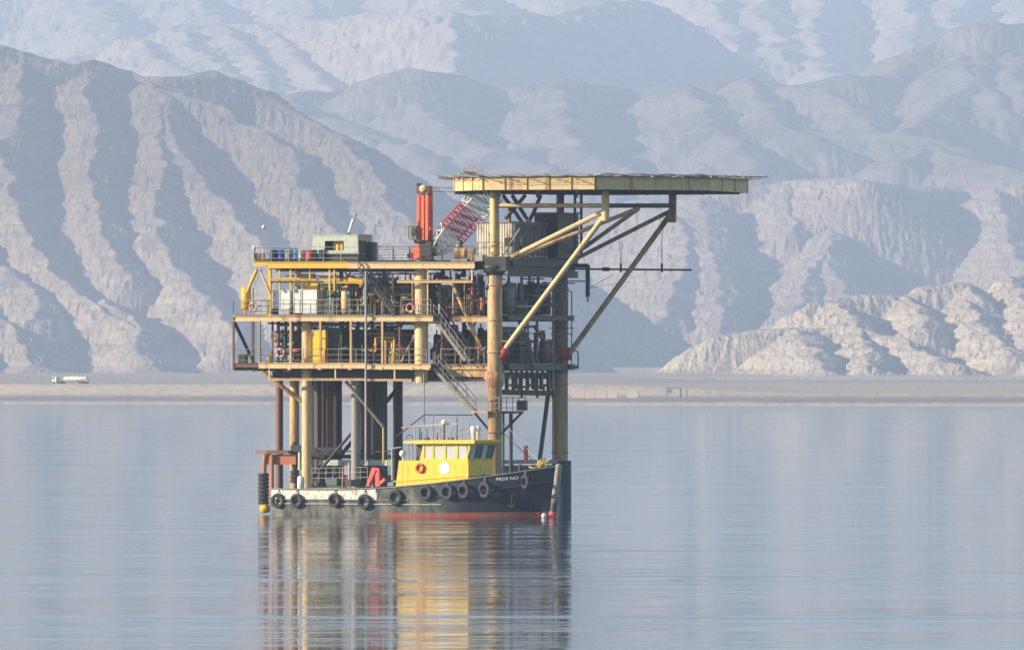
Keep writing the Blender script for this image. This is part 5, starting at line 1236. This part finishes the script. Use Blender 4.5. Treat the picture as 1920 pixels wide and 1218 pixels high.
# name on the bow, laid on the plating
cu = bpy.data.curves.new('name_text', 'FONT'); cu.body = 'PRDS NO'; cu.size = 0.52; cu.align_x = 'LEFT'; cu.resolution_u = 2
to = bpy.data.objects.new('name_text', cu); COL.objects.link(to)
me = bpy.data.meshes.new_from_object(to.evaluated_get(bpy.context.evaluated_depsgraph_get())); bpy.data.objects.remove(to)
bmx = bmesh.new(); bmx.from_mesh(me); bmesh.ops.triangulate(bmx, faces=bmx.faces); bmesh.ops.subdivide_edges(bmx, edges=bmx.edges, cuts=1)
s0 = B(930, 901, -2.3); e0 = B(966, 896, -2.0); wtx = max(v.co.x for v in bmx.verts)
x_s = s0.x + 0.0; x_e = e0.x + 0.12
for v in bmx.verts:
    f = v.co.x / wtx; x = x_s + (x_e - x_s) * f; z = s0.z + (v.co.y) * 0.62 + f * 0.12
    v.co = (rake(x, z), -float(hb(x, z)) - 0.02, z)
bmx.to_mesh(me); bmx.free(); me.materials.clear(); me.materials.append(MT['paperwhite'])
put('name_lettering', me, tug)
# deck railing and stern gear
m = MB(); 
for z in (0.35, 0.75, 1.1): m.tube(B(585, 905, 1.8) + Vector((0, 0, z)), B(690, 903, 1.8) + Vector((0, 0, z)), 0.022, n=5)
for k in range(9): q = B(585 + 13 * k, 905, 1.8); m.tube(q, q + Vector((0, 0, 1.12)), 0.025, n=5)
tp(m, 'deck_railing', 'galv')
tp(MB().box((0, 0, 0), (0.9, 0.6, 0.5)), 'engine_hatch', 'dgreen').location = B(625, 903, -0.5)
tp(MB().tube(B(735, 900, -1.0), B(735, 840, -1.0), 0.06, n=6).tube(B(735, 840, -1.0), B(752, 838, -1.0), 0.05, n=6), 'goose_neck_pipe', 'galv')
for px in (727, 731): tp(MB().tube(B(px, 905, 0.2), B(px, 842, 0.2), 0.03, n=6), 'ladder_rail', 'dgreen')
tp(MB().box((0, 0, 0), (0.7, 1.6, 0.5)), 'towing_winch', 'dark').location = B(660, 905, 0.4)

# ---- things on the tug
def on_tug(name, px, py, yl, label, cat, group=None):
    return tag(empty(name, tw(B(px, py, yl)), -TT), label, cat, group)
t = on_tug('lifebuoy', 787, 877, HY - 0.09, 'orange lifebuoy hung on the yellow side of the tug deckhouse', 'lifebuoy'); lifebuoy(t, 0.29, 0.095, 'buoy', bands=False)
t = on_tug('deck_crane', 690, 911, -0.4, 'folded red deck crane on the aft deck of the tug', 'crane')
zb = sheer(8) - BW - B(690, 911, -0.4).z
MB().tube((0.35, 0, zb), (0.5, 0, zb + 1.0), 0.2, n=10).build('pedestal', 'brown', t)
MB().add([(-0.1, -0.18, 0.0), (0.25, -0.18, 0.0), (0.75, -0.18, 1.35), (0.42, -0.18, 1.4), (-0.1, 0.1, 0.0), (0.25, 0.1, 0.0), (0.75, 0.1, 1.35), (0.42, 0.1, 1.4)], [(0, 1, 2, 3), (7, 6, 5, 4), (0, 4, 5, 1), (1, 5, 6, 2), (2, 6, 7, 3), (3, 7, 4, 0)]).build('lower_arm', 'pink', t)
MB().add([(0.72, -0.2, 0.0), (1.05, -0.2, 0.0), (1.0, -0.2, 1.35), (0.7, -0.2, 1.4), (0.72, 0.05, 0.0), (1.05, 0.05, 0.0), (1.0, 0.05, 1.35), (0.7, 0.05, 1.4)], [(0, 1, 2, 3), (7, 6, 5, 4), (0, 4, 5, 1), (1, 5, 6, 2), (2, 6, 7, 3), (3, 7, 4, 0)]).build('upper_arm', 'pink', t)
MB().bar((1.0, -0.1, 0.15), (1.5, -0.1, 0.55), 0.2, 0.22).build('hook_arm', 'pink', t); MB().tube((0.2, -0.22, 0.1), (0.8, -0.22, 1.2), 0.05, n=8).build('cylinder', 'red', t)
t = on_tug('white_canister', 564, 905, -1.6, 'white canister standing on the stern deck of the tug', 'canister'); z_ = sheer(3) - BW - B(564, 905, -1.6).z
MB().lathe([(0.02, z_), (0.26, z_ + 0.02), (0.26, 0.35), (0.2, 0.5), (0.05, 0.55)], n=16).build('body', 'white', t); MB().tube((0, 0, 0.52), (0, 0, 0.64), 0.05, n=8).build('cap', 'dark', t)
t = on_tug('rope_pile', 1010, 872, -0.35, 'coiled yellow mooring rope heaped on the bow of the tug', 'rope')
m = MB()
for k in range(7): m.torus((rnd.uniform(-0.5, 0.5), rnd.uniform(-0.2, 0.3), -0.1 + 0.06 * k), (rnd.uniform(-1, 1), rnd.uniform(-0.8, 0.2), rnd.uniform(0.1, 0.8)), rnd.uniform(0.28, 0.42), 0.045, 16, 6)
m.build('coil', 'rope', t)
mm_ = MB().tube((0.4, -0.1, 0.2), (0.9, 0.3, 0.5), 0.04, n=6); mm_.build('rope_end', 'bwhite', t)
names = ['first tyre fender from the stern, hanging at the hull corner', 'second tyre fender from the stern, on the white band', 'third tyre fender from the stern, on the white band', 'fourth tyre fender from the stern, below the red deck crane',
         'fifth tyre fender from the stern, below the aft end of the yellow deckhouse', 'sixth tyre fender from the stern, left of the close group below the deckhouse', 'seventh tyre fender from the stern, below the round white emblem', 'eighth tyre fender from the stern, on the grey hull',
         'ninth tyre fender from the stern, largest, below the front of the yellow deckhouse', 'worn tyre fender on the dark bow beside the lettering']
for (px, py), lab in zip(((521, 938), (556, 938), (627, 937), (683, 940), (741, 932), (798, 923), (838, 922), (869, 920), (908, 918), (984, 903)), names):
    yl = -3.2
    for _ in range(6):
        q = B(px, py, yl); yl = -float(hb(q.x, q.z)) - 0.17
    q = B(px, py, yl)
    # outward direction of the plating
    e = 0.3; dx = float(hb(q.x + e, q.z) - hb(q.x - e, q.z)) / (2 * e); dz = float(hb(q.x, q.z + e) - hb(q.x, q.z - e)) / (2 * e)
    nrm = Vector((-dx, -1, -dz)).normalized(); nrm = Vector((-nrm.x * -1 if False else nrm.x * -1, nrm.y, -nrm.z)) if False else Vector((dx, -1, dz * -0.3)).normalized()
    t = tag(empty('tyre_fender', tw(q), -TT), lab, 'tyre', 'tyre fenders along the tug hull')
    R_t = nrm.to_track_quat('Z', 'Y').to_euler(); s_ = 1.16 if px == 908 else rnd.uniform(0.98, 1.12)
    put('casing', TYRE, t, (0, 0, 0), R_t, (s_, s_, 1.0))
    top = Vector((0, 0.12, min(1.0, sheer(q.x) - q.z)))
    MB().tube((-0.1, -0.02, 0.42), top, 0.025, n=5).tube((0.1, -0.02, 0.42), top, 0.025, n=5).build('lashing', 'hullgrey', t)
# wires from the platform down to the boat
t = tag(empty('mooring_line', (0, 0, 0)), 'dark mooring line slanting from the landing down to the bow', 'rope'); MB().tube(world(Lz(942, 6.2, 1.0)), tw(B(1005, 868, -0.2)), 0.03, n=6).build('line', 'wire', t); MB().tube(world(Lz(945, 6.9, 1.2)), tw(B(1012, 866, -0.2)), 0.015, n=5).build('thin_line', 'rope', t)
part(MB().tube(L(796, 777, VF - 0.2), L(886, 778, VF + 0.3), 0.045, n=6).tube(L(744, 818, VF - 0.2), L(796, 777, VF - 0.2), 0.05, n=6), 'boarding_rail', 'dark')

# ------------------------------------------------------------------ far shore things
MT['concrete'] = simple('dusty_concrete', (0.34, 0.295, 0.25), 0.9)
def ground_at(x, y): return float(plain_z(np.array([[x]]), np.array([[y]]))[0, 0])
tx_ = (133 - 960) / FPX * 4240.0
for _ in range(5): ty_ = float(road_y(np.array(tx_))); tx_ = (133 - 960) / FPX * ty_
truck = empty('tanker_truck', (tx_, ty_, ground_at(tx_, ty_) + 0.07), math.atan2(-0.78, 1)); tag(truck, 'white tanker truck on the far coast road', 'truck')
MB().lathe([(0.02, 0), (0.7, 0.1), (0.95, 0.5), (0.95, 11.7), (0.7, 12.1), (0.02, 12.2)], (-3.6, 0, 1.95), (1, 0, 0), 20).build('tank', 'dirty_white', truck); MB().box((2.0, 0, 0.95), (14.0, 1.0, 0.3)).build('chassis', 'dark', truck)
cabm = MB().prism([(-8.7, -1.2), (-6.6, -1.2), (-6.6, 1.2), (-8.7, 1.2)], 0.6, 1.7).prism([(-8.35, -1.15), (-6.6, -1.15), (-6.6, 1.15), (-8.35, 1.15)], 1.7, 2.75).build('cab', 'dirty_white', truck); MB().box((-7.7, -1.17, 2.2), (0.9, 0.03, 0.7)).build('window', 'glass', cabm); MB().box((-8.37, 0, 2.2), (0.05, 1.9, 0.75)).build('windscreen', 'glass', cabm); MB().box((-5.6, 0, 1.0), (2.4, 1.0, 0.4)).build('tractor_frame', 'dark', truck)
MB().box((8.9, 0, 1.1), (0.3, 2.2, 0.5)).build('bumper', 'white', truck)
wm_ = MB().lathe([(0.05, -0.15), (0.5, -0.15), (0.52, 0), (0.5, 0.15), (0.05, 0.15)], n=14).mesh('wheel', 'rubber')
for x in (-7.8, -5.4, -4.3, 5.2, 6.4, 7.6):
    for y in (-1.05, 1.05): put('wheel', wm_, truck, (x, y, 0.5), (math.radians(90), 0, 0))
# pale boundary wall: one thing, panels and piers
wl_ = []
def shore_pt(px, d):
    x = (px - 960) / FPX * 3900.0
    for _ in range(5): y = float(shore_y(np.array(x))) + d; x = (px - 960) / FPX * y
    return x, y
x0, y0 = shore_pt(1072, 95); bw = empty('boundary_wall', (x0, y0, ground_at(x0, y0))); tag(bw, 'pale concrete boundary wall on the far shore right of the platform', 'wall')
for k, (pa, pb) in enumerate(((1072, 1096), (1097, 1116), (1117, 1138), (1139, 1158), (1176, 1197))):
    a = Vector((*shore_pt(pa, 95), 0)); b_ = Vector((*shore_pt(pb, 95), 0)); a.z = ground_at(a.x, a.y) - 0.3; b_.z = ground_at(b_.x, b_.y) - 0.3; off_ = Vector((x0, y0, ground_at(x0, y0)))
    MB().bar(a - off_ + Vector((0, 0, 1.4)), b_ - off_ + Vector((0, 0, 1.4)), 0.3, 2.7).build('panel', MT['concrete'], bw)
x0, y0 = shore_pt(1250, 90); gt = empty('gate_frame', (x0, y0, ground_at(x0, y0))); tag(gt, 'grey steel gate frame on the far shore right of the boundary wall', 'gate')
MB().box((0, 0, 1.9), (0.5, 0.5, 4.2)).build('post', 'grey', gt); MB().box((5.2, 0, 1.9), (0.8, 0.5, 4.2)).build('post', 'grey', gt); MB().box((2.6, 0, 3.8), (5.6, 0.4, 0.5)).build('lintel', 'galv', gt); MB().box((1.3, 0, 2.7), (1.6, 0.2, 1.4)).build('panel', MT['concrete'], gt); MB().box((7.4, 0, 1.6), (0.5, 0.4, 3.4)).build('side_post', 'grey', gt)
for px, hgt, d, lab in ((1359, 14, 420, 'thin utility pole on the plain below the flat pale hill'), (1716, 12, 700, 'thin utility pole at the foot of the pale hills far right'), (378, 8, 330, 'short utility pole on the plain left of the platform')):
    x0, y0 = shore_pt(px, d); pl_ = empty('utility_pole', (x0, y0, ground_at(x0, y0) - 0.2)); tag(pl_, lab, 'pole', 'utility poles on the far plain')
    MB().tube((0, 0, 0), (0, 0, hgt), 0.14, 0.09, n=8).build('pole', 'grey', pl_); MB().bar((-0.9, 0, hgt - 0.6), (0.9, 0, hgt - 0.6), 0.1, 0.12).build('cross_arm', 'grey', pl_)
